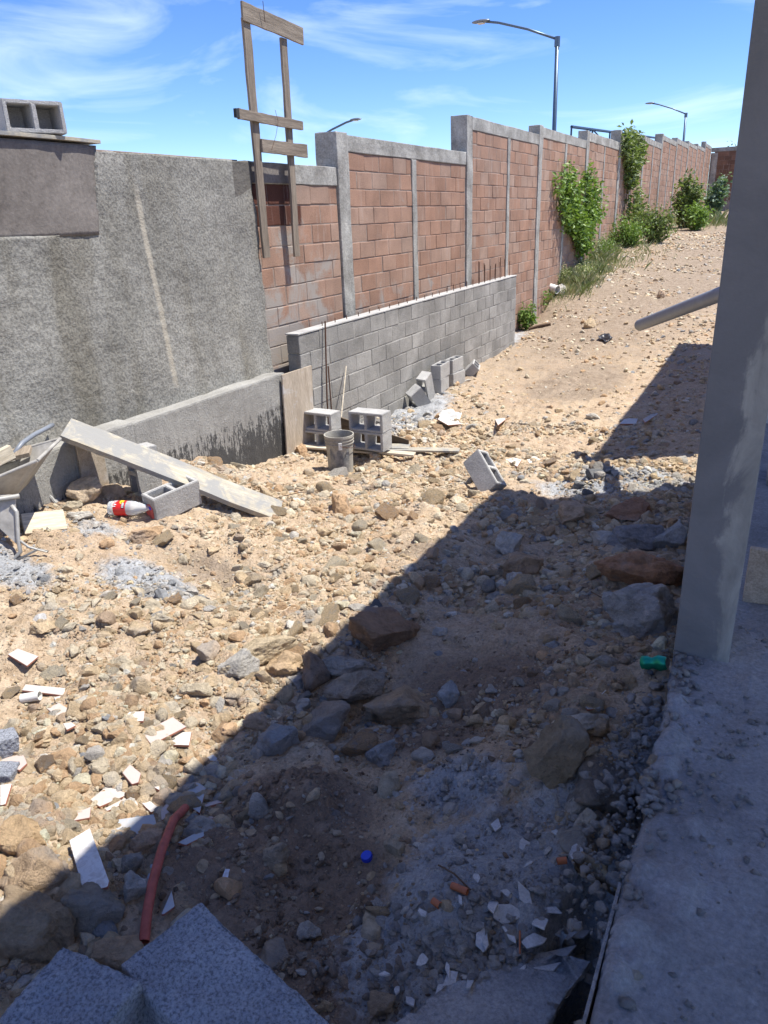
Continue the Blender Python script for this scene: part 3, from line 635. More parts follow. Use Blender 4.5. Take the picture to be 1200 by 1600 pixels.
hero(745, 1160, 26, .3, .6, 'white', .2); hero(768, 1080, 24, .5, .9, 'white', .2); hero(865, 1012, 26, .4, .7, 'blue_grey', .1); hero(597, 1185, 44, .8, .9, 'blue_grey', .4, 'blue-grey cube-shaped stone below the pitted boulder')
hero(718, 1315, 20, .8, .9, 'white', 0, 'small chalk-white lump on the mortar dust'); hero(618, 1330, 34, .6, .8, (.45, .38, .28), 0); hero(1003, 1265, 22, .7, .8, 'white', 0)
hero(810, 1185, 24, .7, .8, 'grey', 0); hero(690, 1030-40, 30, .4, .6, 'grey', .3); hero(805, 1000-90, 30, .6, .8, 'grey', .2); hero(600, 912, 30, .5, .8, 'orange', .2)
hero(405, 1135, 45, .5, .8, 'brown', .2); hero(360, 1080-30, 32, .5, .8, 'cream'); hero(310, 1085, 52, .4, .7, 'cream', .1); hero(258, 985-10, 42, .5, .7, 'cream', .1); hero(210, 990, 44, .4, .7, 'tan'); hero(70, 985, 44, .4, .7, 'tan')
# medium stones: the largest of the loose rubble, each a thing of its own
mid = [fromarr('stone', *rockverts(4, 300+i, 13, .12), M['stone']) for i in range(16)]
for m_ in mid: m_.set_sharp_from_angle(angle=R(36))
cnt = 0; tries = 0; placed = []
while cnt < 205 and tries < 9000:
    tries += 1
    x = -4.35 + 4.1*rng.random(); y = .7 + 7.6*rng.random()**1.1
    k, px, py, F_ = keep(np.array([x]), np.array([y]))
    if rng.random() > k[0]*1.0 or not (-20 < px[0] < 1060 and py[0] < 1600): continue
    if px[0] > 1040 - (py[0]-600)*0.06: continue
    if x > -.35 or any((x-a)**2+(y-b)**2 < .018 for a, b in placed): continue
    if (150 < px[0] < 540 and py[0] > 1400) or (py[0] > 1460 and px[0] < 250) or (620 < px[0] < 980 and py[0] > 1260): continue
    if 470 < px[0] < 720 and 690 < py[0] < 725: continue
    s = .075*(.20/.075)**(rng.random()**2.4); s = s*(.8 if y < 2.2 else 1.0)*(1.12 if y > 5 else 1)
    c, _ = stonecol(np.array([x]), np.array([y]), 1); c = c[0]; a_ = rng.random(3)
    o = link(bpy.data.objects.new('stone', mid[rng.integers(0, 16)])); dim = (s*.6, s*.6*(.65+.35*a_[0]), s*.6*(.4+.4*a_[1])); o.scale = dim
    o.location = (x, y, g1(x, y)+dim[2]*.2); o.rotation_euler = (rng.normal(0, .25), rng.normal(0, .25), a_[2]*6.28); o.color = (*c, 1)
    placed.append((x, y)); STONES.append((o, s, c)); cnt += 1

# ------------------------------------------------------------------ tile fragments
TILES = []
def flat(pts, th, col, name='tile_fragment', dz=.018, mat=None, label=None, cat=None, group=None, tilt=0, seed=0):
    c = [sum(p[0] for p in pts)/len(pts), sum(p[1] for p in pts)/len(pts)]; cp = gp(*c); zz = cp.z+dz
    r = random.Random(int(c[0]*7+c[1])); nrm = Vector((r.uniform(-.16, .16), r.uniform(-.16, .16), 1)).normalized()
    if tilt: nrm = Vector((tilt*CF.x*-1, tilt*CF.y*-1, 1)).normalized()
    o0 = Vector((cp.x, cp.y, zz)); o0 = EYE + (cp-EYE)*((zz-H)/(cp.z-H))
    P = []
    for a, b in pts:
        d = ray(a, b); t = (o0-EYE).dot(nrm)/d.dot(nrm); P.append(EYE+d*t - o0)
    mb = MB(); mb.prism(P, -nrm*th); o = mb.build(name, mat or M['tile'], None, loc=o0)
    bm = bmesh.new(); bm.from_mesh(o.data); bmesh.ops.recalc_face_normals(bm, faces=bm.faces[:]); bmesh.ops.bevel(bm, geom=bm.edges[:], offset=min(.0015, th*.2), segments=1, affect='EDGES'); bm.to_mesh(o.data); bm.free()
    if not mat:
        o.data.materials.append(M['tileedge'])
        for p_ in o.data.polygons:
            if abs(p_.normal.dot(nrm)) < .6 and r.random() < 2: p_.material_index = 1
    o.color = (*col, 1)
    if label: tag(o, label, cat or 'tile', group)
    else: TILES.append((o, c))
    return o
W1, W2, W3, W4 = (.62, .58, .51), (.53, .46, .40), (.47, .38, .335), (.36, .38, .39)
for pts, c in [([(12, 1022), (28, 1013), (60, 1025), (42, 1040)], W2), ([(34, 1078), (40, 1069), (104, 1075), (98, 1086)], W2), ([(73, 1107), (92, 1098), (112, 1110), (90, 1120)], W2),
        ([(199, 1115), (202, 1112), (226, 1111), (224, 1126), (199, 1126)], W1), ([(222, 1144), (270, 1120), (291, 1135), (236, 1163)], W3), ([(266, 1153), (276, 1144), (299, 1143), (295, 1164), (265, 1163)], W1),
        ([(309, 1190), (333, 1178), (341, 1186), (316, 1201)], W4), ([(0, 1185), (36, 1178), (42, 1192), (30, 1203), (0, 1195)], W3), ([(0, 1226), (18, 1224), (8, 1256), (0, 1258)], W1), ([(191, 1207), (203, 1194), (220, 1208), (216, 1222), (206, 1225)], W3),
        ([(141, 1249), (167, 1228), (202, 1240), (155, 1260)], W2), ([(163, 1263), (206, 1241), (206, 1250), (167, 1267)], W2), ([(206, 1242), (214, 1240), (216, 1272), (212, 1274)], W2), ([(217, 1250), (229, 1248), (249, 1262), (236, 1269)], W1), ([(232, 1225), (249, 1223), (249, 1234)], W1),
        ([(82, 1285), (142, 1260), (140, 1277), (86, 1287)], W3), ([(178, 1281), (240, 1272), (247, 1295), (186, 1327)], W4), ([(251, 1265), (262, 1254), (279, 1260), (272, 1276), (252, 1281)], W3), ([(278, 1249), (308, 1222), (322, 1229), (312, 1270)], W4),
        ([(278, 1316), (318, 1294), (319, 1306), (290, 1320)], W4), ([(229, 1374), (235, 1350), (250, 1349), (243, 1372)], W4), ([(344, 1378), (352, 1357), (364, 1358), (354, 1386)], (.55, .60, .66)), ([(252, 1428), (268, 1391), (273, 1416), (256, 1428)], W4),
        ([(161, 1420), (165, 1402), (182, 1408), (182, 1420)], W3), ([(318, 1258), (346, 1247), (348, 1253), (322, 1260)], W3), ([(322, 1278), (346, 1266), (349, 1275), (326, 1280)], (.45, .25, .18)), ([(98, 1133-3), (112, 1128), (118, 1133), (104, 1140)], W2), ([(84, 1090), (96, 1086), (102, 1093), (88, 1098)], W1),
        ([(684, 655), (690, 646), (722, 645), (724, 662), (700, 664)], W1), ([(782, 713), (790, 710), (815, 718), (808, 729)], W1), ([(822, 716), (836, 712), (850, 722), (832, 731)], W1), ([(772, 652), (785, 648), (790, 655), (778, 664)], W1),
        ([(968, 662), (975, 655), (998, 650), (994, 662)], (.5, .5, .48)), ([(1004, 655), (1026, 642), (1028, 647), (1008, 660)], (.3, .28, .26)), ([(910, 1100-3), (935, 1098+4), (938, 1106), (918, 1108)], W4)]:
    flat(pts, .012, c, name='tile_fragment')
flat([(108, 1313), (140, 1294), (170, 1376), (168, 1385), (145, 1392), (128, 1385)], .014, (.62, .61, .58), 'tile_slab', .05, label='large white tile slab lying in the rubble, its lower end in shade')
# hardened mortar shards in the dust
SH = 'thin shards of dried mortar'
shard_px = []
rr = random.Random(5)
for (cx, cy, s) in [(750, 1465, 60), (855, 1500, 95), (790, 1425, 60), (705, 1530, 42), (600, 1520, 20), (660, 1500, 26), (690, 1550, 46), (820, 1400, 50), (905, 1500, 44), (880, 1455, 60), (640, 1560, 34), (925, 1530, 30), (945, 1475, 34), (775, 1290, 24), (820, 1320, 28), (795, 1455, 40), (835, 1470, 45), (760, 1470, 30), (880, 1500, 50), (845, 1440, 35), (700, 1515, 30), (735, 1535, 26), (790, 1395, 24), (860, 1420, 42), (905, 1455, 32), (770, 1415, 30), (720, 1405, 22), (935, 1505, 26), (640, 1590, 30), (680, 1560, 22), (810, 1520, 34), (745, 1370, 18), (660, 1425, 18), (900, 1330, 30), (930, 1345, 32), (870, 1300, 20), (955, 1290, 22), (825, 1350, 20), (690, 1590, 34), (780, 1585, 40), (620, 1545, 16)]:
    n = rr.choice([4, 4, 5, 6]); an = sorted(rr.uniform(0, 6.28) for _ in range(n)); an = [i*6.28/n+rr.uniform(-.4, .4) for i in range(n)]
    st = rr.uniform(.35, .8); ro = rr.uniform(0, 3.14)
    pts = []
    for a_ in an:
        rx, ry = s/2*rr.uniform(.7, 1.15)*math.cos(a_), s/2*st*rr.uniform(.7, 1.1)*math.sin(a_); pts.append((cx+rx*math.cos(ro)-ry*math.sin(ro), cy+rx*math.sin(ro)+ry*math.cos(ro)))
    o = flat(pts, .006, (.5, .5, .5), 'mortar_shard', rr.uniform(.01, .035), M['chunk'], tilt=rr.uniform(-.9, .6)); shard_px.append((o, (cx, cy)))
TILES_SH = [t for t in TILES if t[0].name.startswith('mortar_shard')]; TILES = [t for t in TILES if not t[0].name.startswith('mortar_shard')]

# ------------------------------------------------------------------ cinder blocks
def block_mesh(L=.40, W=.15, Hh=.20, bev=.005, rough=.0015, seed=1, closed=False):
    bm = bmesh.new()
    xs = [-L/2, -L/2+.03, -.0175, .0175, L/2-.03, L/2]; ys = [-W/2, -W/2+.027, W/2-.027, W/2]
    def vert(i, j, z): return bm.verts.new((xs[i], ys[j], z))
    g_ = {}
    for zi, z in ((0, -Hh/2), (1, Hh/2)):
        for i in range(6):
            for j in range(4): g_[i, j, zi] = vert(i, j, z)
    holes = {(1, 1), (3, 1)}
    for i in range(5):
        for j in range(3):
            if (i, j) in holes: continue
            bm.faces.new([g_[i, j, 1], g_[i+1, j, 1], g_[i+1, j+1, 1], g_[i, j+1, 1]]); bm.faces.new([g_[i, j, 0], g_[i, j+1, 0], g_[i+1, j+1, 0], g_[i+1, j, 0]])
    for i in range(5):
        bm.faces.new([g_[i, 0, 0], g_[i+1, 0, 0], g_[i+1, 0, 1], g_[i, 0, 1]]); bm.faces.new([g_[i+1, 3, 0], g_[i, 3, 0], g_[i, 3, 1], g_[i+1, 3, 1]])
    for j in range(3):
        bm.faces.new([g_[0, j+1, 0], g_[0, j, 0], g_[0, j, 1], g_[0, j+1, 1]]); bm.faces.new([g_[5, j, 0], g_[5, j+1, 0], g_[5, j+1, 1], g_[5, j, 1]])
    for (i, j) in holes:
        a, b, c, d = (i, j), (i+1, j), (i+1, j+1), (i, j+1)
        for p, q in ((b, a), (c, b), (d, c), (a, d)): bm.faces.new([g_[(*p, 0)], g_[(*q, 0)], g_[(*q, 1)], g_[(*p, 1)]])
    if closed:
        for (i, j) in holes: bm.faces.new([g_[i, j, 0], g_[i+1, j, 0], g_[i+1, j+1, 0], g_[i, j+1, 0]])
    bmesh.ops.recalc_face_normals(bm, faces=bm.faces[:])
    sharp = [e for e in bm.edges if len(e.link_faces) == 2 and e.calc_face_angle(0) > .5]
    bmesh.ops.bevel(bm, geom=sharp, offset=bev, segments=2, affect='EDGES', clamp_overlap=True)
    if rough:
        bmesh.ops.triangulate(bm, faces=[f for f in bm.faces if len(f.verts) > 4])
        for _ in range(2): bmesh.ops.subdivide_edges(bm, edges=[e for e in bm.edges if e.calc_length() > .03], cuts=1, use_grid_fill=True)
        bm.normal_update(); co = np.array([v.co for v in bm.verts]); no = np.array([v.normal for v in bm.verts])
        d = fbm(co[:, 0]*30+seed, co[:, 1]*30, co[:, 2]*30, o=3, s=seed)*rough - np.clip(fbm(co[:, 0]*14+seed, co[:, 1]*14, co[:, 2]*14, o=2, s=seed+9)-.75, 0, 1)*.03
        for v, c in zip(bm.verts, co+no*d[:, None]): v.co = c
    me = bpy.data.meshes.new('cinder_block'); bm.to_mesh(me); bm.free(); me.materials.append(M['block'])
    me.polygons.foreach_set('use_smooth', [True]*len(me.polygons)); me.set_sharp_from_angle(angle=R(38)); return me
BM = [block_mesh(seed=1), block_mesh(seed=2), block_mesh(seed=3)]
BMW = block_mesh(W=.2, seed=4); BMC = block_mesh(W=.2, seed=6, closed=True)
def block(loc, rot, label, group=None, me=None, mat=None):
    o = link(bpy.data.objects.new('cinder_block', me or BM[len(bpy.data.objects) % 3])); o.location = loc; o.rotation_euler = rot
    tag(o, label, 'cinder block', group); return o
GB = 'grey cinder blocks left about the plot'
LY = R(90)
# stacks of two on the boards: blocks on their side, holes (local z) facing the camera (-y)
px0 = gp(497, 706)
sy = ony(497, 700, 6.55); sx0 = ony(470, 700, 6.55).x; sx1 = ony(545, 703, 6.5).x
baseA = ony(497, 702, 6.55).z; baseB = ony(572, 704, 6.5).z
def sideblock(x, y, z, yaw, label, me=None): return block((x, y, z), (R(90), 0, yaw), label, GB, me or BMW)
xa = ony(497, 702, 6.55).x; xb = ony(573, 704, 6.5).x
sideblock(xa, 6.65, baseA+.10, -.02, 'lower cinder block of the left pair beside the plywood sheet')
sideblock(xa-.01, 6.66, baseA+.302, -.05, 'upper cinder block of the left pair beside the plywood sheet')
sideblock(xb, 6.6, baseB+.10, -.04, 'lower cinder block of the right pair behind the bucket')
sideblock(xb+.0, 6.6, baseB+.302, -.02, 'upper cinder block of the right pair behind the bucket')
# row of blocks at the foot of the grey wall
def gpw(px, py):
    p = gp(px, py)
    if p.x < -4.24: p = onx(px, py, -4.24)
    return p
def blk_px(px, py, rot, label, up=.0, me=None):
    p = gpw(px, py); return block((p.x, p.y, g1(p.x, p.y)+up), rot, label, GB, me)
blk_px(688, 602, (0, 0, LY+.1), 'lower upright block in the near pair of the row under the grey wall', .10)
p = gpw(688, 602); block((p.x, p.y+.01, g1(p.x, p.y)+.30), (0, 0, LY+.05), 'topmost open-holed block in the near pair of the row under the grey wall', GB, BM[0])
blk_px(711, 588, (0, 0, LY-.1), 'lower block of the farther pair in the row under the grey wall', .10)
p = gpw(711, 588); block((p.x-.03, p.y+.02, g1(p.x, p.y)+.30), (0, 0, LY-.05), 'top block of the farther pair in the row under the grey wall', GB, BM[1])
blk_px(655, 618, (R(20), R(50), LY-.3), 'fallen block lowest of the row under the grey wall', .10)
blk_px(665, 600, (R(10), R(65), LY+.1), 'block leaning against the fallen one under the grey wall', .20)
blk_px(738, 584, (R(45), R(0), LY+.3), 'tipped block at the far right end of the row under the grey wall', .08)
# tilted block in the rubble
p = gp(757, 762); block((p.x, p.y, g1(p.x, p.y)+.13), (R(-28), R(35), R(-38)), 'cinder block tipped on its corner, alone in the middle of the rubble', GB, BM[1])
# block by the bottle, behind the plank, under the wheelbarrow
p = gp(254, 803); block((p.x+.03, p.y+.09, g1(p.x, p.y)+.09), (R(6), R(-5), R(76)), 'cinder block touching the cap of the cola bottle, red paint on its side', GB, BM[2])
p = ony(206, 735, 3.95); block((-4.22, 4.02, -.17), (R(0), R(90), R(72)), 'cinder block standing on end behind the raised part of the long plank', GB, BM[0])
p = gp(45, 790); block((p.x-.06, p.y+.12, g1(p.x, p.y)+.12), (R(10), R(62), R(30)), 'cinder block leaning behind the wheelbarrow', GB, BM[1])
# block on top of the wall
block((-4.72, 4.02, 2.325), (0, 0, 0), 'x', GB, BMC)
o = bpy.context.scene.objects[-1] if False else [b for b in bpy.data.objects if b.get('label') == 'x'][0]
o.rotation_euler = (R(90), 0, R(68)); o.location = (-4.74, 4.02, 2.325); o['label'] = 'cinder block alone on top of the rendered wall at the left'
# foreground blocks
def solidtop(o): o.data = o.data.copy(); o.data.materials.clear(); o.data.materials.append(M['blockdark'])
fb = block_mesh(L=.46, W=.2, Hh=.22, seed=7, bev=.006, rough=.002)
# right foreground block: long side from upper-left corner towards lower right
A = onz(190, 1520, .03); B = onz(310, 1408, .05); D = onz(520, 1600, .05)
dirL = (D-B); dirL.z = 0; dirL.normalize(); dW = Vector((-dirL.y, dirL.x, 0)); ang = math.atan2(dirL.y, dirL.x)
wid = (A-B).length
def solidblock(name, L, W_, Hh, loc, rot, label, seed):
    mb = MB(); mb.box((-L/2, -W_/2, -Hh/2), (L/2, W_/2, Hh/2), ch=.006); o = mb.build(name, M['blockdark'], loc=loc, rot=rot)
    roughen(o, 38, .0035, 20, seed); roughen(o, 0, .0018, 110, seed+4); o.data.polygons.foreach_set('use_smooth', [True]*len(o.data.polygons)); o.data.set_sharp_from_angle(angle=R(40)); tag(o, label, 'cinder block', GB); return o
c = B + dirL*.26 + (A-B).normalized()*wid/2
solidblock('cinder_block', .52, wid, .17, (c.x, c.y, .045-.085), (R(-2), R(1.5), ang), 'large grey block in the foreground, second from the left bottom corner', 3)
D2 = onz(230, 1555, .05); B2 = onz(100, 1482, .07); dl = D2-B2; dl.z = 0; dl.normalize(); ang2 = math.atan2(dl.y, dl.x); A2 = onz(-40, 1590, .05)
per = Vector((dl.y, -dl.x, 0)); c2 = B2 + dl*.11 + per*.14
solidblock('cinder_block', .235, .30, .17, (c2.x, c2.y, .065-.085), (R(2), R(-3), ang2), 'coarse grey block in the bottom left corner of the foreground', 5)
# cut block pieces at left edge
p = gp(8, 1178); solidblock('block_piece', .13, .09, .09, (p.x-.02, p.y, p.z+.04), (0, R(10), 1.1), 'cut piece of grey block at the left edge among tile fragments', 8)['category'] = 'block piece'
p = gp(8, 1215); solidblock('block_piece', .12, .09, .04, (p.x-.02, p.y, p.z+.02), (0, R(5), .5), 'flat grey block chip just below the cut block piece at the left edge', 9)['category'] = 'block piece'

ob_ = [b for b in bpy.data.objects if 'red paint' in b.get('label', '')][0]
mb = MB(); mb.prism([(-.2035, -.05, -.06), (-.2035, .01, -.085), (-.2035, .05, -.03), (-.2035, .03, .03), (-.2035, -.02, .05), (-.2035, -.055, .02)], (.002, 0, 0)); M['paint'] = plain('red_paint', (.50, .10, .09), .8, 0, .6, 40); mb.build('paint_mark', M['paint'], ob_)
# ------------------------------------------------------------------ perimeter wall of red clay block with concrete columns
wall = empty('brick_wall', (-4.7, 8, -1)); tag(wall, 'long stepped wall of red clay blocks with grey concrete columns rising up the track', 'wall')
WO = Vector((-4.7, 8, -1))
def wbuild(mb, name, mat, **k):
    mb.v = [v - Vector((-4.7, 8, -1))*0 for v in mb.v]
    o = mb.build(name, mat, wall, **k); o.matrix_parent_inverse = Matrix.Translation(-WO); return o
br = random.Random(3)
def course(mb, y0, y1, z0, z1, x, cols, bl=.4, bh=.2, th=.1, off=0, ch=.006, jx=.004):
    n = int(math.ceil((z1-z0)/bh - 1e-6))
    for k in range(n):
        zt = z1-k*bh; zb = max(zt-bh, z0)
        if zt-zb < .03: continue
        y = y0 - (bl/2 if k % 2 else 0) - off
        while y < y1:
            a, b = max(y, y0)+.005, min(y+bl*br.uniform(.97, 1.03), y1)-.005; y += bl
            if b-a < .03: continue
            dx = br.uniform(-jx, jx); xx = x+dx; dz0, dz1 = br.uniform(.003, .008), br.uniform(.003, .008)
            c = cols(br, (a+b)/2, (zt+zb)/2)
            yy0, yy1, zz0, zz1 = a, b, zb+dz0, zt-dz1
            j_ = lambda: br.uniform(-.0035, .0035)
            q4 = [(yy0+ch+j_(), zz0+ch+j_()), (yy1-ch+j_(), zz0+ch+j_()), (yy1-ch+j_(), zz1-ch+j_()), (yy0+ch+j_(), zz1-ch+j_())]
            mb.add([(xx-th, yy0, zz0), (xx-th, yy1, zz0), (xx-th, yy1, zz1), (xx-th, yy0, zz1), (xx-.004, yy0, zz0), (xx-.004, yy1, zz0), (xx-.004, yy1, zz1), (xx-.004, yy0, zz1),
                    (xx, *q4[0]), (xx+j_()*.5, *q4[1]), (xx, *q4[2]), (xx+j_()*.5, *q4[3])],
                   [(0, 1, 5, 4), (1, 2, 6, 5), (2, 3, 7, 6), (3, 0, 4, 7), (4, 5, 9, 8), (5, 6, 10, 9), (6, 7, 11, 10), (7, 4, 8, 11), (8, 9, 10, 11)], c)
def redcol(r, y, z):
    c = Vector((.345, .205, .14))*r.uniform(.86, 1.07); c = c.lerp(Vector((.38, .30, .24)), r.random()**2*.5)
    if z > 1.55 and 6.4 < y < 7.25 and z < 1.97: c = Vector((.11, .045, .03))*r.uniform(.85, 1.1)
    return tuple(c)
SEC = [(6.36, 8.08, 2.155, 1.96), (8.22, 12.2, 2.51, 2.33), (12.34, 16.4, 3.04, 2.85), (16.4, 20.6, 3.19, 3.0), (20.6, 24.8, 3.39, 3.18), (24.8, 29.0, 3.6, 3.4), (29.0, 33.1, 3.83, 3.64), (33.1, 37.4, 4.15, 3.97), (37.4, 41.6, 4.30, 4.1), (41.6, 45.6, 4.42, 4.25), (45.6, 49.6, 4.52, 4.35), (49.6, 53.4, 4.84, 4.66)]
for k, (y0, y1, zt, zb) in enumerate(SEC):
    mid_ = (y0+y1)/2 if k else None
    for a, b in (((y0, mid_), (mid_, y1)) if mid_ else ((y0, y1),)):
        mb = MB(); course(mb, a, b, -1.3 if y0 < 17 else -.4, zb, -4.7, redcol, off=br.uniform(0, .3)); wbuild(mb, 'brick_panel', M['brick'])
        mb = MB(); mb.box((-4.9, a, -1.3), (-4.7055, b, zb-.001)); wbuild(mb, 'mortar_bed', M['mortar'])
    mb = MB(); mb.box((-4.9, y0+.001, zb+.001), (-4.69, y1-.001, zt), ch=.008); o = wbuild(mb, 'capping_beam', M['column']); roughen(o, 6, .008, 3, k, )
    if mid_:
        hw = .075
        top = zb-.003 if k not in (2,) else zb-.003
        mb = MB(); mb.box((-4.86, mid_-hw, -1.0), (-4.683, mid_+hw, top if k != 5 else 2.7), ch=.01); o = wbuild(mb, 'column', M['column']); roughen(o, 8, .008, 4, k+20)
for (y, zt, w_) in [(8.22, 2.53, .26), (12.34, 3.05, .26), (16.4, 3.21, .26), (20.6, 3.41, .26), (24.8, 3.72, .28), (29.0, 3.86, .26), (33.1, 4.18, .30), (37.4, 4.32, .26), (41.6, 4.44, .26), (45.6, 4.55, .26), (49.6, 4.9, .3)]:
    mb = MB(); mb.box((-4.96 if y in (8.22, 12.34, 24.8, 33.1) else -4.91, y-w_/2, -1.2), (-4.676, y+w_/2, zt), ch=.012); o = wbuild(mb, 'column', M['column']); roughen(o, 14, .012, 5, int(y*3))
# wall across the far end of the track
ew = empty('end_wall', (-2, 53.5, 1)); tag(ew, 'far cross wall of darker brown clay block closing the end of the track', 'wall')
mb = MB(); course2 = []
tmp = MB(); course(tmp, -4.5, 3, -.3, 4.55, 0, lambda r, y, z: tuple(Vector((.22, .125, .085))*r.uniform(.7, 1.1)), bh=.25)
tmp.v = [Vector((v.y, 53.5-v.x, v.z)) for v in tmp.v]; tmp.v = [v-Vector((-2, 53.5, 1)) for v in tmp.v]
o = tmp.build('brick_panel', M['brick'], ew); bm = bmesh.new(); bm.from_mesh(o.data); bmesh.ops.recalc_face_normals(bm, faces=bm.faces[:]); bm.to_mesh(o.data); bm.free()
mb = MB(); mb.box((-2.7, .011, -1.5), (5, .2, 3.5)); mb.build('mortar_bed', M['mortar'], ew)
mb = MB(); mb.box((-2.7, -.012, 3.553), (5, .2, 3.78), ch=.01); mb.build('capping_beam', M['column'], ew)
mb = MB(); mb.box((-2.62, -.03, -1.2), (-2.3, -.001, 3.5), ch=.01); mb.build('column', M['column'], ew)

# ------------------------------------------------------------------ rendered wall at the left
sw = empty('rendered_wall', (-4.64, 3, 0)); tag(sw, 'grey wall with rough cement render and a smooth dark patch at the left', 'wall')
def sheet(name, ys, zs_fn, x, mat, parent, amp, seed, th=.12, res=.02, freq=28, parent_loc=Vector((0, 0, 0))):
    """plastered face: a dense grid with real relief; outline given by y ends as functions of z"""
    ya, yb, z0, z1 = ys
    nz = int((z1-z0)/res); nyy = int((yb(z0)-ya(z0))/res)
    T, S = np.meshgrid(np.linspace(0, 1, nyy+1), np.linspace(0, 1, nz+1)); Zc = z0+(z1-z0)*S
    Ya = np.vectorize(ya)(Zc); Yb = np.vectorize(yb)(Zc); Yc = Ya+(Yb-Ya)*T
    Xc = x + amp*fbm(Yc*freq, Zc*freq, o=3, s=seed) + (.02 if amp > .003 else .006)*fbm(Yc*1.5, Zc*1.5, o=2, s=seed+3)
    if amp > .003: Xc = Xc - .04*((Yc < 4.33+(Zc-1.5)*.19) & (Zc > 1.58))
    Zc = Zc + zs_fn(Yc)*(S > .999)
    front = np.stack([Xc.ravel(), Yc.ravel(), Zc.ravel()], 1); n = nyy+1
    I = (np.arange(nz)[:, None]*n+np.arange(nyy)[None]).ravel(); Fq = np.stack([I, I+1, I+1+n, I+n], 1)
    per = list(range(0, n)) + [i*n+n-1 for i in range(1, nz+1)] + [nz*n+i for i in range(n-2, -1, -1)] + [i*n for i in range(nz-1, 0, -1)]
    back = front[per].copy(); back[:, 0] = x-th; nb = len(front); L = len(per)
    Fb = np.array([[per[(i+1) % L], per[i], nb+i, nb+(i+1) % L] for i in range(L)])
    V_ = np.concatenate([front, back]) - np.array(parent_loc); F_ = np.concatenate([Fq, Fb])
    me = fromarr(name, V_, F_, mat); o = link(bpy.data.objects.new(name, me)); o.parent = parent; o.matrix_parent_inverse = Matrix.Translation(-parent.location); return o
edge = lambda z: 6.36 + (2.15-z)*.03 + .015*math.sin(z*9)+.008*math.sin(z*23)
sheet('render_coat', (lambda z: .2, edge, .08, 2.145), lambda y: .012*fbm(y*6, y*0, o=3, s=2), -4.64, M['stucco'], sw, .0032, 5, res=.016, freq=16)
mb = MB(); mb.box((-4.9, -2, -1), (-4.765, 6.34, 2.165), ch=.006); o = mb.build('wall_core', M['mortar'], sw); o.matrix_parent_inverse = Matrix.Translation(-sw.location)
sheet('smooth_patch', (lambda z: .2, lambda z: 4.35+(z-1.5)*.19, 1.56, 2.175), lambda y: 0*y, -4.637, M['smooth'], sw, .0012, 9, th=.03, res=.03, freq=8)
# darker smooth patch on the first beam beside it
mb = MB(); mb.box((-4.688, 6.37, 1.965), (-4.676, 7.18, 2.14)); o = wbuild(mb, 'dark_patch', M['smooth'])
# ledge
lg = empty('concrete_ledge', (-4.6, 4, -.5)); tag(lg, 'low concrete ledge with black tar streaks along the foot of the rendered wall', 'ledge')
def ledge(y0, y1, zt, x, name, seed):
    mb = MB(); mb.box((-4.66, y0, -1.1), (x, y1, zt), ch=.02); o = mb.build(name, M['ledge'], lg); o.matrix_parent_inverse = Matrix.Translation(-lg.location)
    bm = bmesh.new(); bm.from_mesh(o.data)
    long_ = [e for e in bm.edges if abs(e.verts[0].co.y-e.verts[1].co.y) > .5]; bmesh.ops.subdivide_edges(bm, edges=long_, cuts=int((y1-y0)/.05), use_grid_fill=True)
    bm.to_mesh(o.data); bm.free(); roughen(o, 2, .012, 5, seed); return o
ledge(4.25, 6.44, .13, -4.5, 'ledge_body', 1); ledge(-1, 4.24, .15, -4.48, 'ledge_body', 2)
# grey block wall with rebar
gw = empty('grey_block_wall', (-4.4, 10, -1)); tag(gw, 'low grey cinder block retaining wall topped with starter bars in front of the brick wall', 'wall')
def gcol(r, y, z): k = r.uniform(.80, 1.08); return (k, k*.99, k*.97)
def gwb(mb, name, mat): o = mb.build(name, mat, gw); o.matrix_parent_inverse = Matrix.Translation(-gw.location); return o
mb = MB(); course(mb, 6.6, 14.1, -1.3, .485, -4.4, gcol, th=.04, ch=.004, jx=.003); gwb(mb, 'block_courses', M['greyblock'])
mb = MB(); mb.box((-4.555, 6.615, -1.3), (-4.4045, 14.09, .478)); gwb(mb, 'mortar_bed', M['column'])
mb = MB()
for k in range(9): zt = .485-k*.2; mb.box((-4.556, 6.6, zt-.192), (-4.406, 6.64, zt-.004), (.8, .8, .8), ch=.008)
gwb(mb, 'end_blocks', M['greyblock'])
mb = MB(); mb.box((-4.56, 6.59, .486), (-4.395, 14.11, .505), ch=.006); o = gwb(mb, 'mortar_top', M['block'])
rb = random.Random(9)
for k in range(24):
    y = 7.2+k*.28; hh = .05 if y < 10.8 else (.10 if y < 12.2 else .33)
    if y > 12.2: hh *= rb.uniform(.8, 1.15)
    mb = MB(); mb.tube([(-4.47, y, .48), (-4.47+rb.uniform(-.01, .01), y+rb.uniform(-.02, .02), .5+hh)], .006, 6); gwb(mb, 'rebar', M['rust'])
for k in range(7):
    y = 12.35+k*.27; mb = MB(); mb.tube([(-4.5, y, .48), (-4.5, y+rb.uniform(-.03, .03), .5+.30*rb.uniform(.8, 1.2))], .006, 6); gwb(mb, 'rebar', M['rust'])
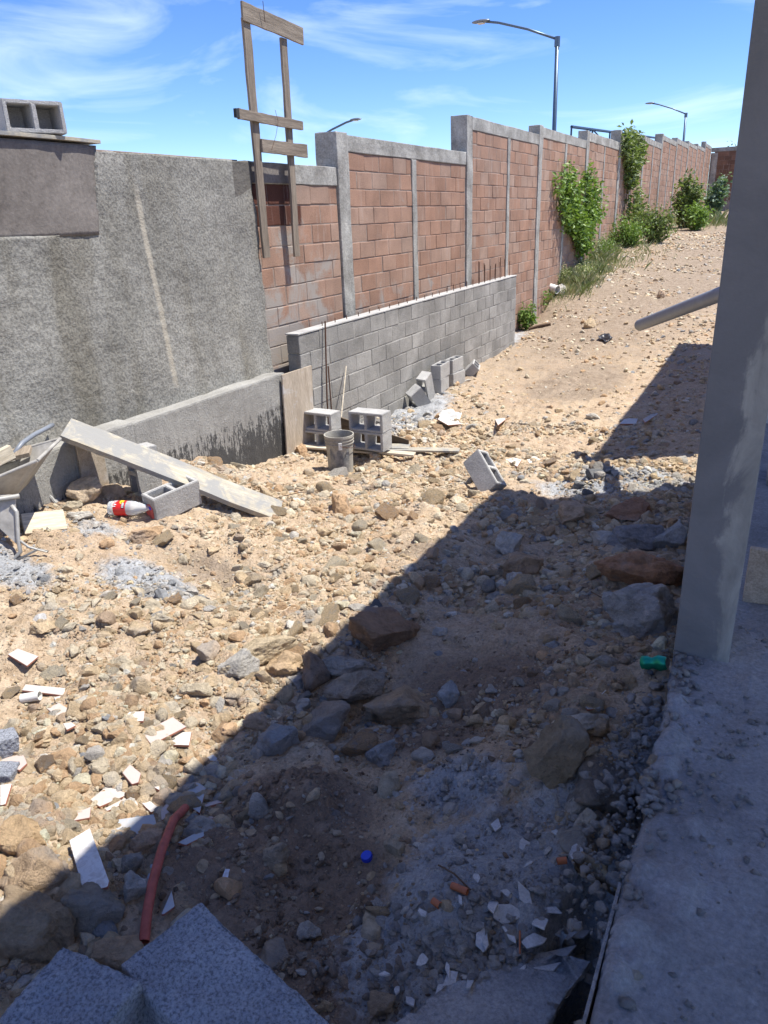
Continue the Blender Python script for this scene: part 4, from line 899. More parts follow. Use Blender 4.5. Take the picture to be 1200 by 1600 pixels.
# standing rebars before the wall
p0 = onx(508, 502, -4.37); p1 = onx(511, 625, -4.33); mb = MB(); mb.tube([p1-Vector((0, 0, .4)), p1, p0], .009, 8); o = mb.build('rebar', M['rust']); tag(o, 'taller rusty rebar standing upright before the near end of the grey wall', 'rebar')
p0 = onx(513, 575, -4.33); p1 = onx(517, 628, -4.3); mb = MB(); mb.tube([p1-Vector((0, 0, .4)), p1, p0+Vector((0, 0, .02))], .008, 8); o = mb.build('rebar', M['rust']); tag(o, 'shorter rusty rebar beside the taller one before the grey wall', 'rebar')
p0 = onx(541, 572, -4.37); p1 = onx(533, 655, -4.2); mb = MB(); mb.tube([p1-Vector((0, 0, .1)), p1, p0], .007, 6); o = mb.build('stick', M['palewood']); tag(o, 'thin pale stick leaning on the grey wall behind the block pairs', 'stick')

# ------------------------------------------------------------------ formwork frame
fr = empty('formwork_frame', (-4.61, 6.7, 1.28)); tag(fr, 'tall ladder-like frame of weathered boards standing against the wall top', 'wooden frame')
def board(p0, p1, w_, t_, name, mat, parent, wdir, label=None, off=0):
    """board from p0 to p1, width along wdir; local mesh axis follows the length"""
    p0, p1 = Vector(p0), Vector(p1); ax = (p1-p0); L = ax.length; ax.normalize(); wv = Vector(wdir); wv = (wv-ax*wv.dot(ax)).normalized(); tv = ax.cross(wv)
    mb = MB(); mb.box((-L/2, -w_/2, -t_/2), (L/2, w_/2, t_/2), ch=min(.003, t_*.2)); o = mb.build(name, mat)
    mt = Matrix((ax, wv, tv)).transposed().to_4x4(); mt.translation = (p0+p1)/2
    bm = bmesh.new(); bm.from_mesh(o.data); es = [e for e in bm.edges if abs(e.verts[0].co.x-e.verts[1].co.x) > L*.5]; bmesh.ops.subdivide_edges(bm, edges=es, cuts=24, use_grid_fill=True)
    rs = int(abs(p0.y*100)) % 50; co = np.array([v.co for v in bm.verts]); d = .003*fbm(co[:, 0]*7, co[:, 0]*0+rs, o=3, s=rs); b_ = .004*fbm(co[:, 0]*2.5, co[:, 0]*0+rs, o=2, s=rs+5)
    for v, a_, c_ in zip(bm.verts, d, b_): v.co.y += a_*(1 if v.co.y > 0 else -1); v.co.z += c_
    bm.to_mesh(o.data); bm.free()
    o.matrix_world = mt
    if parent: bpy.context.view_layer.update(); o.parent = parent; o.matrix_parent_inverse = Matrix.Translation(-parent.location)
    return o
M['gw0'] = wood('weathered_board', (.15, .12, .09), (.34, .285, .22), 0); 
X1 = -4.6
board((X1, 6.44, 1.27), (X1+.03, 6.40, 3.30), .11, .025, 'post', M['gw0'], fr, (0, 1, 0)); board((X1, 6.99, 1.25), (X1+.03, 6.99, 3.24), .10, .025, 'post', M['gw0'], fr, (0, 1, 0))
board((X1+.055, 6.33, 3.345), (X1+.055, 7.31, 3.30), .15, .022, 'crossboard', M['gw0'], fr, (0, 0, 1)); board((X1+.05, 6.13, 2.52), (X1+.05, 7.19, 2.50), .085, .03, 'crossboard', M['gw0'], fr, (0, 0, 1)); board((X1+.045, 6.46, 2.28), (X1+.045, 7.25, 2.27), .12, .028, 'crossboard', M['gw0'], fr, (0, 0, 1))
o = board((X1+.05, 6.08, 2.522), (X1+.05, 6.129, 2.521), .066, .031, 'charred_end', M['rubber'], fr, (0, 0, 1))
mb = MB(); mb.tube([(X1+.09, 6.62, 3.30), (X1+.1, 6.60, 3.46)], .003, 5); o = mb.build('nail', M['rust'], fr); o.matrix_parent_inverse = Matrix.Translation(-fr.location)
mb = MB(); mb.tube([(X1+.07, 6.7, 2.6), (X1+.08, 6.72, 2.5), (X1+.07, 6.68, 2.38), (X1+.06, 6.6, 2.25)], .002, 5); o = mb.build('wire', M['rust'], fr); o.matrix_parent_inverse = Matrix.Translation(-fr.location)
# board on the wall top under the block
o = board((-4.74, 2.2, 2.2), (-4.74, 4.5, 2.2), .26, .025, 'plank', M['plank'], None, (1, 0, 0)); tag(o, 'mortar-caked plank lying along the top of the rendered wall', 'plank')

# ------------------------------------------------------------------ long plank and other boards
a0 = Vector((-4.42, 3.54, .28)); a1 = Vector((-3.25, 4.42, -.53))
o = board(a0, a1, .26, .04, 'plank', M['plank'], None, (-.25, .95, .1)); tag(o, 'long pale plank sloping from the ledge down to the rubble', 'plank')
q0 = ond(45, 770, 5.0); 
pA, pB = gp(48, 772), gp(232, 744); o = board(pA+Vector((0, 0, .08)), pB+Vector((0, 0, .12)), .07, .025, 'board', M['palewood'], None, (0, 0, 1)); tag(o, 'thin narrow board lying behind the big cream rock and under the long plank', 'board')
pA, pB = gp(38, 832), gp(104, 824); o = board(pA+Vector((0, 0, .05)), pB+Vector((0, 0, .05)), .16, .05, 'board', M['palewood'], None, (.2, .8, .1)); tag(o, 'short thick piece of wood right of the wheelbarrow leg', 'board')
o = board((-4.43, 3.72, -.45), (-4.43, 3.72, .2), .2, .03, 'board', M['ply'], None, (.3, 1, 0)); tag(o, 'upright board against the ledge propping the top of the long plank', 'board')
# plywood sheet standing beside the ledge
c0, c1_, c2_, c3 = onx(441, 586, -4.46), onx(487, 571, -4.36), onx(492, 700, -4.34), onx(449, 712, -4.44)
mb = MB(); mb.prism([c0, c1_, c2_-Vector((0, 0, .1)), c3-Vector((0, 0, .1))], (-.018, .003, 0)); o = mb.build('plywood_sheet', M['ply']); tag(o, 'upright plywood sheet closing the end of the concrete ledge', 'plywood')
# boards under the block pairs
for (x0, y0, x1_, y1_, w_, mt, lb) in [(460, 703, 648, 717, .10, 'palewood', 'front narrow board under the pairs of blocks'), (560, 708, 718, 711, .12, 'plank', 'right-hand board sticking out from under the blocks to the right'), (450, 700, 640, 706, .16, 'plank', 'back board under the pairs of blocks')]:
    a_, b_ = gp(x0, y0), gp(x1_, y1_); zz = max(g1(a_.x, a_.y), g1(b_.x, b_.y)); a_.z = g1(a_.x, a_.y)+.045; b_.z = g1(b_.x, b_.y)+.05
    o = board(a_, b_, w_, .022, 'board', M[mt], None, (0.1, 1, .0)); tag(o, lb, 'board')
dk = [ony(525, 650, 6.95), ony(600, 676, 6.95), ony(638, 688, 6.95), ony(638, 705, 6.95), ony(525, 705, 6.95)]
mb = MB(); mb.prism(dk, (0, .02, 0)); o = mb.build('board', M['darkwood']); tag(o, 'dark brown board standing behind the pairs of blocks', 'board')

# ------------------------------------------------------------------ bucket
p = gp(533, 737); s_ = (p-EYE).dot(CF)/FPX
bh = 57*s_/math.cos(R(19)); rt, rbm = 22*s_, 19.5*s_
bu = empty('bucket', (p.x, p.y, g1(p.x, p.y)+.005)); tag(bu, 'cement-stained grey bucket standing in front of the right pair of blocks', 'bucket')
mb = MB(); mb.lathe([(0, 0), (rbm, 0), (rbm+.002, bh*.5), (rt-.003, bh*.78), (rt+.004, bh*.78), (rt+.004, bh*.80), (rt-.002, bh*.80), (rt-.002, bh*.86), (rt+.005, bh*.86), (rt+.005, bh*.88), (rt, bh*.88), (rt, bh*.94), (rt+.007, bh*.94), (rt+.007, bh), (rt-.003, bh), (rt-.006, bh*.9), (rbm-.006, .02), (0, .02)], 40); mb.build('bucket_body', M['bucket'], bu, autosmooth=35)
stn = MB()
for k in range(-13, 14):
    a = YAW-R(90)+k*.055; top_ = bh*(.58+.12*math.cos(k*.5)+.03*math.sin(k*2.1)); a2 = a+.055
    rr_ = rbm+.004; stn.add([(rr_*math.cos(a), rr_*math.sin(a), .015), (rr_*math.cos(a2), rr_*math.sin(a2), .015), ((rr_+.010)*math.cos(a2), (rr_+.010)*math.sin(a2), bh*(.58+.12*math.cos((k+1)*.5)+.03*math.sin((k+1)*2.1))), ((rr_+.010)*math.cos(a), (rr_+.010)*math.sin(a), top_)], [(0, 1, 2, 3)])
stn.build('cement_stain', M['bucketstain'], bu)
mb = MB(); a = YAW-R(90)+.1; mb.box((-.018, -.008, bh*.68), (.018, .008, bh*.86), ch=.003); o = mb.build('handle_lug', M['whitepvc'], bu); o.location = (rt*math.cos(a)*1.03, rt*math.sin(a)*1.03, 0); o.rotation_euler = (0, 0, a+R(90))
mb = MB(); mb.tube([Vector((math.cos(a+t)*(rt+.012), math.sin(a+t)*(rt+.012), bh*.78-.05*math.sin(t/3.14*3.14))) for t in np.linspace(0, 3.14, 14)], .003, 6); mb.build('handle', M['rust'], bu)
# ------------------------------------------------------------------ bottle
p = gp(205, 808); bo = empty('soda_bottle', (p.x, p.y, g1(p.x, p.y)+.06), (0, R(90), YAW-R(6))); bo.location = gp(172, 806)+Vector((0, 0, .06)); tag(bo, 'empty clear plastic cola bottle with red label lying by a cinder block', 'bottle')
bk = (gp(172, 806)-EYE).dot(CF)/FPX; BL = 70*bk; br_ = .053
def glassmat():
    m, nt, b = newmat('clear_plastic'); b.inputs['Base Color'].default_value = (.88, .93, .95, 1); b.inputs['Transmission Weight'].default_value = .65; b.inputs['Roughness'].default_value = .18; b.inputs['IOR'].default_value = 1.35; return m
M['clear'] = glassmat(); M['label'] = plain('red_label', (.62, .02, .02), .35, 0, .1); M['yellow'] = plain('yellow_print', (.85, .62, .03), .4, 0, .05); M['whitep'] = plain('white_print', (.8, .8, .8), .4, 0, .05); M['labelbox'] = plain('dark_print', (.08, .03, .03), .4, 0, .05)
prof = [(0, .01), (.03, 0), (br_*.95, .012), (br_, .03), (br_*.97, .05), (br_, .07), (br_, BL*.55), (br_*.93, BL*.62), (br_*.6, BL*.8), (.017, BL*.93), (.014, BL*.95)]
mb = MB(); mb.lathe(prof, 32); mb.build('bottle_body', M['clear'], bo, autosmooth=50)
mb = MB(); mb.lathe([(.016, BL*.95), (.0165, BL), (0, BL)], 20); mb.build('bottle_cap', M['blue'], bo, autosmooth=40)
mb = MB(); mb.lathe([(br_+.0012, .055), (br_+.0015, .06), (br_+.0015, BL*.44), (br_+.0012, BL*.45)], 32); lb_ = mb.build('bottle_label', M['label'], bo, autosmooth=50)
def decal(a0, a1, z0, z1, mat, name, r=br_+.003, oval=False):
    mb = MB(); n = 10; vs = []; fs = []
    if oval:
        ca, cz = (a0+a1)/2, (z0+z1)/2
        vs.append((r*math.cos(ca), r*math.sin(ca), cz)); 
        for k in range(16):
            t = k*2*math.pi/16; a = ca+(a1-a0)/2*math.cos(t); vs.append((r*math.cos(a), r*math.sin(a), cz+(z1-z0)/2*math.sin(t)))
        fs = [(0, k+1, (k+1) % 16+1) for k in range(16)]
    else:
        for k in range(n+1):
            a = a0+(a1-a0)*k/n; vs += [(r*math.cos(a), r*math.sin(a), z0), (r*math.cos(a), r*math.sin(a), z1)]
        fs = [(2*k, 2*k+2, 2*k+3, 2*k+1) for k in range(n)]
    mb.add(vs, fs); mb.build(name, mat, lb_)
# local +z is the bottle axis; the side facing up and the camera is local -x / -y
decal(R(150), R(215), BL*.30, BL*.40, M['yellow'], 'yellow_emblem', oval=True); decal(R(205), R(250), BL*.36, BL*.43, M['labelbox'], 'info_box')
for k in range(4): decal(R(209+k*10), R(214+k*10), BL*.37, BL*.42, M['whitep'], 'print_line', br_+.0045)
for k in range(5): decal(R(180+k*13), R(186+k*13), BL*(.17+.02*(k % 2)), BL*(.25-.015*(k % 3)), M['whitep'], 'print_stroke', br_+.0045)
# ------------------------------------------------------------------ wheelbarrow (only its handle end reaches into the picture)
wp = gp(22, 872); wb = empty('wheelbarrow', (wp.x, wp.y, wp.z), (0, 0, 0)); tag(wb, 'cement-splashed steel wheelbarrow cut by the left edge of the picture', 'wheelbarrow')
kk = (wp-EYE).dot(CF)
def W(px, py, dk=0): return ond(px, py, kk+dk) - wp
def wchild(mb, name, mat, **k): return mb.build(name, mat, wb, **k)
# tray: rim loop (near right corner at 55,722), tapering down
rimR, rimL = W(58, 722, .12), W(-190, 790, -.35)
back = Vector((-.45, .42, .02)); dn = Vector((-.10, .0, -.27))
rim = [W(58, 720, .0), W(-30, 757, -.05), W(-330, 800, -.3), W(-330, 800, -.3)+Vector((-.2, .5, .05)), W(-30, 757, -.05)+Vector((-.35, .45, .03)), W(58, 720, 0)+Vector((-.28, .42, .0))]
cen = sum(rim, Vector())/6; bot = [r_.lerp(cen, .42)+Vector((0, 0, -.25)) for r_ in rim]
mb = MB(); n = 6; vs = rim+bot+[r_.lerp(cen, .02) for r_ in rim]+[b_.lerp(cen, .02)+Vector((0, 0, .006)) for b_ in bot]
fs = [(i, (i+1) % n, n+(i+1) % n, n+i)[::-1] for i in range(n)] + [tuple(range(n, 2*n))] + [(2*n+i, 2*n+(i+1) % n, 3*n+(i+1) % n, 3*n+i) for i in range(n)] + [tuple(range(3*n, 4*n))[::-1]]
mb.add(vs, fs); o = wchild(mb, 'tray', M['barrow'])
bm = bmesh.new(); bm.from_mesh(o.data); bmesh.ops.recalc_face_normals(bm, faces=bm.faces[:]); bmesh.ops.bevel(bm, geom=[e for e in bm.edges if len(e.link_faces) == 2], offset=.03, segments=3, affect='EDGES'); bm.to_mesh(o.data); bm.free(); o.data.polygons.foreach_set('use_smooth', [True]*len(o.data.polygons)); o.data.set_sharp_from_angle(angle=R(60))
mb = MB(); mb.tube(rim+[rim[0]], .012, 8); wchild(mb, 'tray_rim', M['barrow'], autosmooth=50)
mb = MB(); mb.tube([W(18, 790), W(26, 800), W(28, 840), W(32, 862), W(20, 876), W(0, 878), W(-20, 870)], .014, 8); wchild(mb, 'leg', M['barrowleg'], smooth=True)
mb = MB(); mb.tube([W(32, 845), W(45, 855), W(75, 862), W(60, 858), W(20, 878, .0)], .008, 8); wchild(mb, 'leg_brace', M['barrowleg'], smooth=True)
mb = MB(); mb.prism([W(0, 775), W(24, 775), W(26, 850), W(0, 826)], (-.02, .02, 0)); wchild(mb, 'leg_plate', M['barrow'])
mb = MB(); mb.tube([W(-70, 780), W(-80, 840), W(-90, 885), W(-130, 890)], .014, 8); wchild(mb, 'leg', M['barrowleg'], smooth=True)
mb = MB(); mb.tube([W(30, 775), W(-120, 800, -.1), W(-420, 850, -.35)], .016, 8); wchild(mb, 'frame_tube', M['barrowleg'], smooth=True)
mb = MB(); wc = W(-480, 900, -.4); mb.lathe([(.10, -.03), (.17, -.04), (.19, 0), (.17, .04), (.10, .03)], 24, mat=Matrix.Translation(wc) @ Matrix.Rotation(R(90), 4, 'X')); wh = wchild(mb, 'wheel', M['rubber'], smooth=True)
# wood in the tray
a_, b_ = ond(-60, 745, kk-.1), ond(18, 705, kk+.15); o = board(a_, b_, .09, .04, 'board', M['palewood'], None, (0, .3, 1)); tag(o, 'pale offcut of wood sticking up out of the wheelbarrow', 'board')
a_, b_ = ond(-60, 726, kk+.25), ond(48, 704, kk+.35); o = board(a_, b_, .16, .03, 'board', M['greywoody'], None, (-.5, .8, .1)); tag(o, 'grey splintered board lying across the wheelbarrow tray', 'board')
# hose at the foot of the wall
mb = MB(); pts = [onx(20, 712, -4.42), onx(35, 692, -4.46), onx(52, 680, -4.5), onx(75, 668, -4.56), onx(82, 664, -4.6)]; mb.tube(pts, .017, 10); o = mb.build('pipe', M['pvc'], smooth=True); tag(o, 'short grey conduit stub bending out of the foot of the rendered wall', 'pipe')
# ------------------------------------------------------------------ pipes and little things
P0, P1 = ond(1000, 508, 7.3), ond(1122, 461, 5.6); dd = (P1-P0)
pi = empty('drain_pipe', P0); tag(pi, 'grey plastic drain pipe jutting out past the pillar', 'pipe')
mb = MB(); mb.tube([Vector((0, 0, 0)), dd*.5, dd*1.6], .056, 24, hollow=.93); mb.build('pipe_body', M['pvc'], pi, autosmooth=40)
q_ = [gp(291, 1272), gp(275, 1300), gp(258, 1350), gp(243, 1400), gp(233, 1440), gp(226, 1475)]; q_ = [v+Vector((0, 0, dz)) for v, dz in zip(q_, (.03, .06, .07, .06, .04, 0.01))]
mb = MB(); mb.tube(q_, .0165, 14, hollow=.85); o = mb.build('red_conduit', M['redhose'], autosmooth=50); tag(o, 'red flexible conduit stub rising from the rubble behind the foreground blocks', 'conduit')
def conduit(px, py, L, an, lb, up=.0):
    p = gp(px, py)+Vector((0, 0, .012+up)); d_ = Vector((math.cos(an), math.sin(an), .1)).normalized()*L/2
    mb = MB(); mb.tube([p-d_, p+d_], .011, 12, hollow=.8); o = mb.build('conduit_stub', M['orange'], autosmooth=40); tag(o, lb, 'conduit')
conduit(718, 1393, .055, YAW-.6, 'orange conduit stub in the middle of the mortar dust'); conduit(877, 1357, .03, YAW, 'orange stub just above the brown sack paper', .02); conduit(682, 1416, .03, YAW-.8, 'tiny orange conduit bit at the lower left of the mortar dust')
mb = MB(); a_ = gp(812, 1462)+Vector((0, 0, .02)); b_ = gp(812, 1498)+Vector((0, 0, .02)); mb.tube([a_, b_], .003, 6); o = mb.build('wire', M['orange']); tag(o, 'short orange wire between the mortar shards', 'wire')
p = gp(574, 1342); ca = empty('bottle_cap', (p.x, p.y, p.z+.004), (R(10), R(-8), 0)); ca.scale = (1.25, 1.25, 1.1); tag(ca, 'dark blue plastic bottle cap on the dark soil', 'cap')
mb = MB(); mb.lathe([(0, .015), (.0145, .015), (.0155, .013), (.0158, 0), (.0145, 0), (.0135, .012), (0, .012)], 28); mb.build('cap_top', M['blue'], ca, autosmooth=40)
mb = MB()
for k in range(28): a = k*2*math.pi/28; mb.box((.0155*math.cos(a)-.0006, .0155*math.sin(a)-.0006, .001), (.0155*math.cos(a)+.0008, .0155*math.sin(a)+.0008, .012))
mb.build('cap_ridges', M['blue'], ca)
# crushed can
p = gp(1022, 1048); cn = empty('crushed_can', (p.x, p.y, p.z+.04), (R(70), R(10), R(75))); tag(cn, 'crushed green drink can between the stones and the slab edge', 'can')
mb = MB(); mb.lathe([(.022, -.06), (.030, -.055), (.032, -.03), (.026, -.01), (.033, .02), (.031, .05), (.026, .058)], 28); mb.v = [Vector((v.x*(1-.45*math.exp(-((v.z)/.03)**2)), v.y*(1+.1*math.sin(v.z*90)), v.z)) for v in mb.v]; mb.build('can_body', M['can'], cn, smooth=True)
mb = MB(); mb.lathe([(.026, .058), (.024, .060), (.022, .056), (0, .056)], 24); mb.build('can_lid', M['canend'], cn, autosmooth=40)
# brown sack paper
def sheetmesh(pts, z_amp, name, mat, label, cat, dz=.05, nx_=14, ny_=8, seed=1, th=.004):
    c = [gp(*q) for q in pts]; vs = []; fs = []
    for j in range(ny_+1):
        for i in range(nx_+1):
            u, v_ = i/nx_, j/ny_; p = (c[0]*(1-u)+c[1]*u)*(1-v_)+(c[3]*(1-u)+c[2]*u)*v_; k = float(fbm(np.array([u*3.+seed]), np.array([v_*2.5]), o=3, s=seed)[0]); p = p + Vector((0, 0, dz+z_amp*k)) + Vector((.02*k, -.015*k, 0)); vs.append(p)
    n = nx_+1; m_ = len(vs); vs += [v-Vector((0, 0, th)) for v in vs]
    for j in range(ny_):
        for i in range(nx_): q = j*n+i; fs += [(q, q+1, q+1+n, q+n), (m_+q, m_+q+n, m_+q+n+1, m_+q+1)]
    for i in range(nx_): fs += [(i+1, i, m_+i, m_+i+1), (ny_*n+i, ny_*n+i+1, m_+ny_*n+i+1, m_+ny_*n+i)]
    for j in range(ny_): fs += [(j*n, (j+1)*n, m_+(j+1)*n, m_+j*n), ((j+1)*n+nx_, j*n+nx_, m_+j*n+nx_, m_+(j+1)*n+nx_)]
    o0 = vs[0].copy(); o = mkobj(name, [v-o0 for v in vs], fs, mat, smooth=True, loc=o0); bm = bmesh.new(); bm.from_mesh(o.data); bmesh.ops.recalc_face_normals(bm, faces=bm.faces[:]); bm.to_mesh(o.data); bm.free(); tag(o, label, cat); return o
sheetmesh([(878, 1398), (905, 1375), (965, 1425), (955, 1445)], .03, 'sack_paper', M['paper'], 'crumpled brown sack paper bridging the gap beside the slab', 'paper', .12)
flat([(720, 1520), (830, 1480), (925, 1500), (850, 1605), (640, 1640), (620, 1600)], .022, (.5, .5, .5), 'mortar_plate', .035, M['mplate'], label='broad flat plate of hardened mortar at the bottom edge beside the dark gap', cat='mortar plate', tilt=-.15)
ob_ = [b for b in bpy.data.objects if b.name.startswith('mortar_plate')][0]; bm = bmesh.new(); bm.from_mesh(ob_.data); bmesh.ops.triangulate(bm, faces=bm.faces[:])
for _ in range(5): bmesh.ops.subdivide_edges(bm, edges=[e for e in bm.edges if e.calc_length() > .012], cuts=1)
bmesh.ops.triangulate(bm, faces=bm.faces[:]); bm.to_mesh(ob_.data); bm.free(); roughen(ob_, 0, .012, 9, 3); roughen(ob_, 0, .004, 40, 5); ob_.data.polygons.foreach_set('use_smooth', [True]*len(ob_.data.polygons))
sheetmesh([(683, 656), (690, 644), (722, 648), (716, 664)], .03, 'sack_scrap', M['whitepvc'], 'crumpled white sack scrap on the sunlit dirt right of the block pairs', 'sack', .03)
sheetmesh([(932, 531), (944, 524), (958, 530), (946, 538)], .03, 'plastic_scrap', M['black'], 'crumpled black plastic scrap on the track', 'plastic', .04)
sheetmesh([(870, 1480), (880, 1465), (895, 1530), (885, 1545)], .02, 'plastic_strip', M['chunk'], 'grey crinkled strip hanging over the dark gap', 'scrap', .06)
# white pipe piece by the plants
p = gp(850, 459)+Vector((.22, -.25, 0)); mb = MB(); d_ = Vector((.6, -.25, -.12)).normalized()*.20; mb.tube([p+Vector((0, 0, .16))-d_, p+Vector((0, 0, .16))+d_], .095, 20, hollow=.92); o = mb.build('pipe_piece', M['whitepvc'], autosmooth=40); tag(o, 'short white plastic pipe piece lying by the weeds at the wall', 'pipe')
p = gp(50, 1096); d_ = Vector((CX.x, CX.y, .15)).normalized()*.045; mb = MB(); mb.tube([p+Vector((0, 0, .025))-d_, p+Vector((0, 0, .025))+d_], .022, 16, hollow=.9); o = mb.build('pipe_piece', M['whitepvc'], autosmooth=40); tag(o, 'stubby cream plastic pipe piece among tile fragments at the left', 'pipe')
def stick(a, b, r, mat, lb, up=.02): 
    A_, B_ = gp(*a)+Vector((0, 0, up)), gp(*b)+Vector((0, 0, up)); mid_ = (A_+B_)/2+Vector((0, 0, .015)); mb = MB(); mb.tube([A_, mid_, B_], r, 6); o = mb.build('stick', mat); tag(o, lb, 'stick')
stick((860, 508), (826, 516), .035, M['stem'], 'thick dark stick on the ground at the end of the grey wall'); stick((922, 950), (985, 995), .004, M['stem'], 'thin twig leaning on the massive grey boulder', .1); stick((735+197, 1082+22), (948, 1080), .002, M['whitepvc'], 'white straw lying on the shaded dirt', .01)
stick((432, 782), (500, 770), .004, M['stem'], 'thin dark twig at the low end of the long plank'); stick((685, 1356), (735, 1395), .003, M['stem'], 'thin dark twig across the mortar dust', .012)

# ------------------------------------------------------------------ the building the photographer stands in
bd = empty('building', (2, 3, 0)); tag(bd, 'unfinished grey concrete building with dusty floor slab and pillar at the right', 'building')
def bb(mb, name, mat, **k): o = mb.build(name, mat, bd, **k); o.matrix_parent_inverse = Matrix.Translation(-bd.location); return o
def slab():
    xs = axis([(-.15, .9, .012), (.9, 6, .6)]); ys = axis([(-6, .8, .3), (.8, 3.4, .012), (3.4, 6.9, .3)])
    X_, Y_ = np.meshgrid(xs, ys); ed = (.006+.022*np.clip((Y_-1.6)/.2, 0, 1))*fbm(Y_*3.0, Y_*0+3, o=4, s=21)*np.clip(1-(X_+.15)/.12, 0, 1); Xd = X_ - ed*1.0
    dist = X_+.15
    rag = np.clip(.5+.9*fbm(Y_*5, Y_*0, o=3, s=5), 0, 1.3)
    wy = np.clip(1-np.abs(Y_-2.0)/.55, 0, 1)
    drop = -.05*np.exp(-dist/.05)*rag*wy + -.02*np.exp(-dist/.02)
    lump = np.clip(fbm(X_*9, Y_*9, o=4, s=15)-.15, 0, 1)*np.exp(-dist/.16); Z_ = drop + .006*fbm(X_*5, Y_*5, o=3, s=8) + .002*np.abs(fbm(X_*28, Y_*28, o=3, s=9)) + .05*lump + 0.008*np.clip(fbm(X_*3+Y_*.6, Y_*7, o=4, s=16)-.1, 0, 1)
    n = len(xs); ny_ = len(ys); top = np.stack([Xd.ravel(), Y_.ravel(), Z_.ravel()], 1)
    I = (np.arange(ny_-1)[:, None]*n+np.arange(n-1)[None]).ravel(); Fq = np.stack([I, I+1, I+1+n, I+n], 1)
    L_ = np.arange(ny_)*n; low = top[L_].copy(); low[:, 2] = -.9; low[:, 0] += .01; nb = len(top)
    Fs = np.array([[L_[j+1], nb+j+1, nb+j, L_[j]] for j in range(ny_-1)])[:, ::-1]
    me = fromarr('floor_slab', np.concatenate([top, low]), np.concatenate([Fq, Fs]), M['slab']); o = link(bpy.data.objects.new('floor_slab', me)); o.parent = bd; o.matrix_parent_inverse = Matrix.Translation(-bd.location)
slab()
def crumbs():
    n = 2200; u = rng.random(n); y = .85+2.1*rng.random(n); x = -.15 + .75*u**2.6; cl = fbm(x*6, y*6, o=3, s=61); k = (rng.random(n) < np.clip(.35+1.1*cl, .03, 1)); x, y = x[k], y[k]; n = len(x)
    s_ = .003*(5.0)**(rng.random(n)**2.2)*np.where(x < -.03, 1.5, 1); P = [rockverts(1, 700+i, 10, .1) for i in range(6)]; Vs, Fs, Cs = [], [], []; off = 0
    for i in range(n):
        q, f = P[i % 6]; Vs.append((q*s_[i]*np.array([1, .8, .6])) @ rotm(0, 0, rng.random()*6.28).T+np.array([x[i], y[i], .004+s_[i]*.3])); Fs.append(f+off); off += len(q); c = (.36, .365, .375) if rng.random() < .8 else (.5, .47, .42); Cs.append(np.repeat([[*c, 1]], len(q), 0))
    o = link(bpy.data.objects.new('crumbs', fromarr('crumbs', np.concatenate(Vs), np.concatenate(Fs), M['rubble'], np.concatenate(Cs)))); tag(o, 'crumbs of mortar and grit scattered over the floor slab, thickest along its broken edge', 'crumbs', kind='stuff')
    n = 620; t = rng.random(n); y = 1.45+1.1*t; x = -.20+rng.normal(0, .06, n)+.02*np.sin(y*14); z = np.maximum(g(x, y), np.where(x > -.15, .0, -.16))+.005; s_ = .004*(7.)**(rng.random(n)**2.2); P = [rockverts(3, 760+i, 12, .14) for i in range(8)]; Vs, Fs, Cs = [], [], []; off = 0
    for i in range(n):
        q, f = P[i % 8]; Vs.append((q*s_[i]*np.array([1, .85, .7])) @ rotm(rng.random()*3, 0, rng.random()*6.28).T+np.array([x[i], y[i], z[i]])); Fs.append(f+off); off += len(q); c = (.44, .45, .46) if rng.random() < .85 else (.46, .40, .32); Cs.append(np.repeat([[*c, 1]], len(q), 0))
    o = link(bpy.data.objects.new('mortar_clods', fromarr('mortar_clods', np.concatenate(Vs), np.concatenate(Fs), M['rubble'], np.concatenate(Cs)))); tag(o, 'grey clods of crumbled mortar heaped against the broken slab edge', 'mortar clods', kind='stuff')
crumbs()
mb = MB(); mb.box((-.165, 2.66, -.1), (.03, 2.90, 2.95), ch=.006)
o = mb.build('pillar', M['pillarp'], bd); o.matrix_parent_inverse = Matrix.Translation(-bd.location); roughen(o, 10, .0025, 3, 4)
mb = MB(); mb.box((-.52, -2.3, 2.95), (2.9, 6.7, 3.12), ch=.01); bb(mb, 'roof_slab', M['plaster'])
mb = MB(); mb.box((.02, 7.75, 2.95), (3.5, 14.75, 3.12), ch=.01); bb(mb, 'roof_slab', M['plaster'])
mb = MB(); mb.box((.75, 7.8, -.8), (.9, 14.6, 2.948)); bb(mb, 'wall', M['plaster'])
mb = MB(); mb.box((2.6, -2.2, 0.0), (2.8, -2.0, 2.948)); bb(mb, 'pillar', M['plaster'])
mb = MB(); mb.box((2.6, 6.2, 0.0), (2.8, 6.4, 2.948)); bb(mb, 'pillar', M['plaster'])
mb = MB(); mb.box((-.3, -2.2, 0.0), (-.1, -2.0, 2.948)); bb(mb, 'pillar', M['plaster'])
mb = MB(); mb.box((.02, 6.3, -.5), (1.89, 6.45, 1.2)); bb(mb, 'wall', M['plaster'])
# formwork board along the raw slab edge
o = board((-.152, 1.52, -.098), (-.156, .92, -.105), .16, .009, 'edge_board', M['mplate'], None, (0, 0, 1)); tag(o, 'pale thin board standing along the broken edge of the floor slab', 'board')
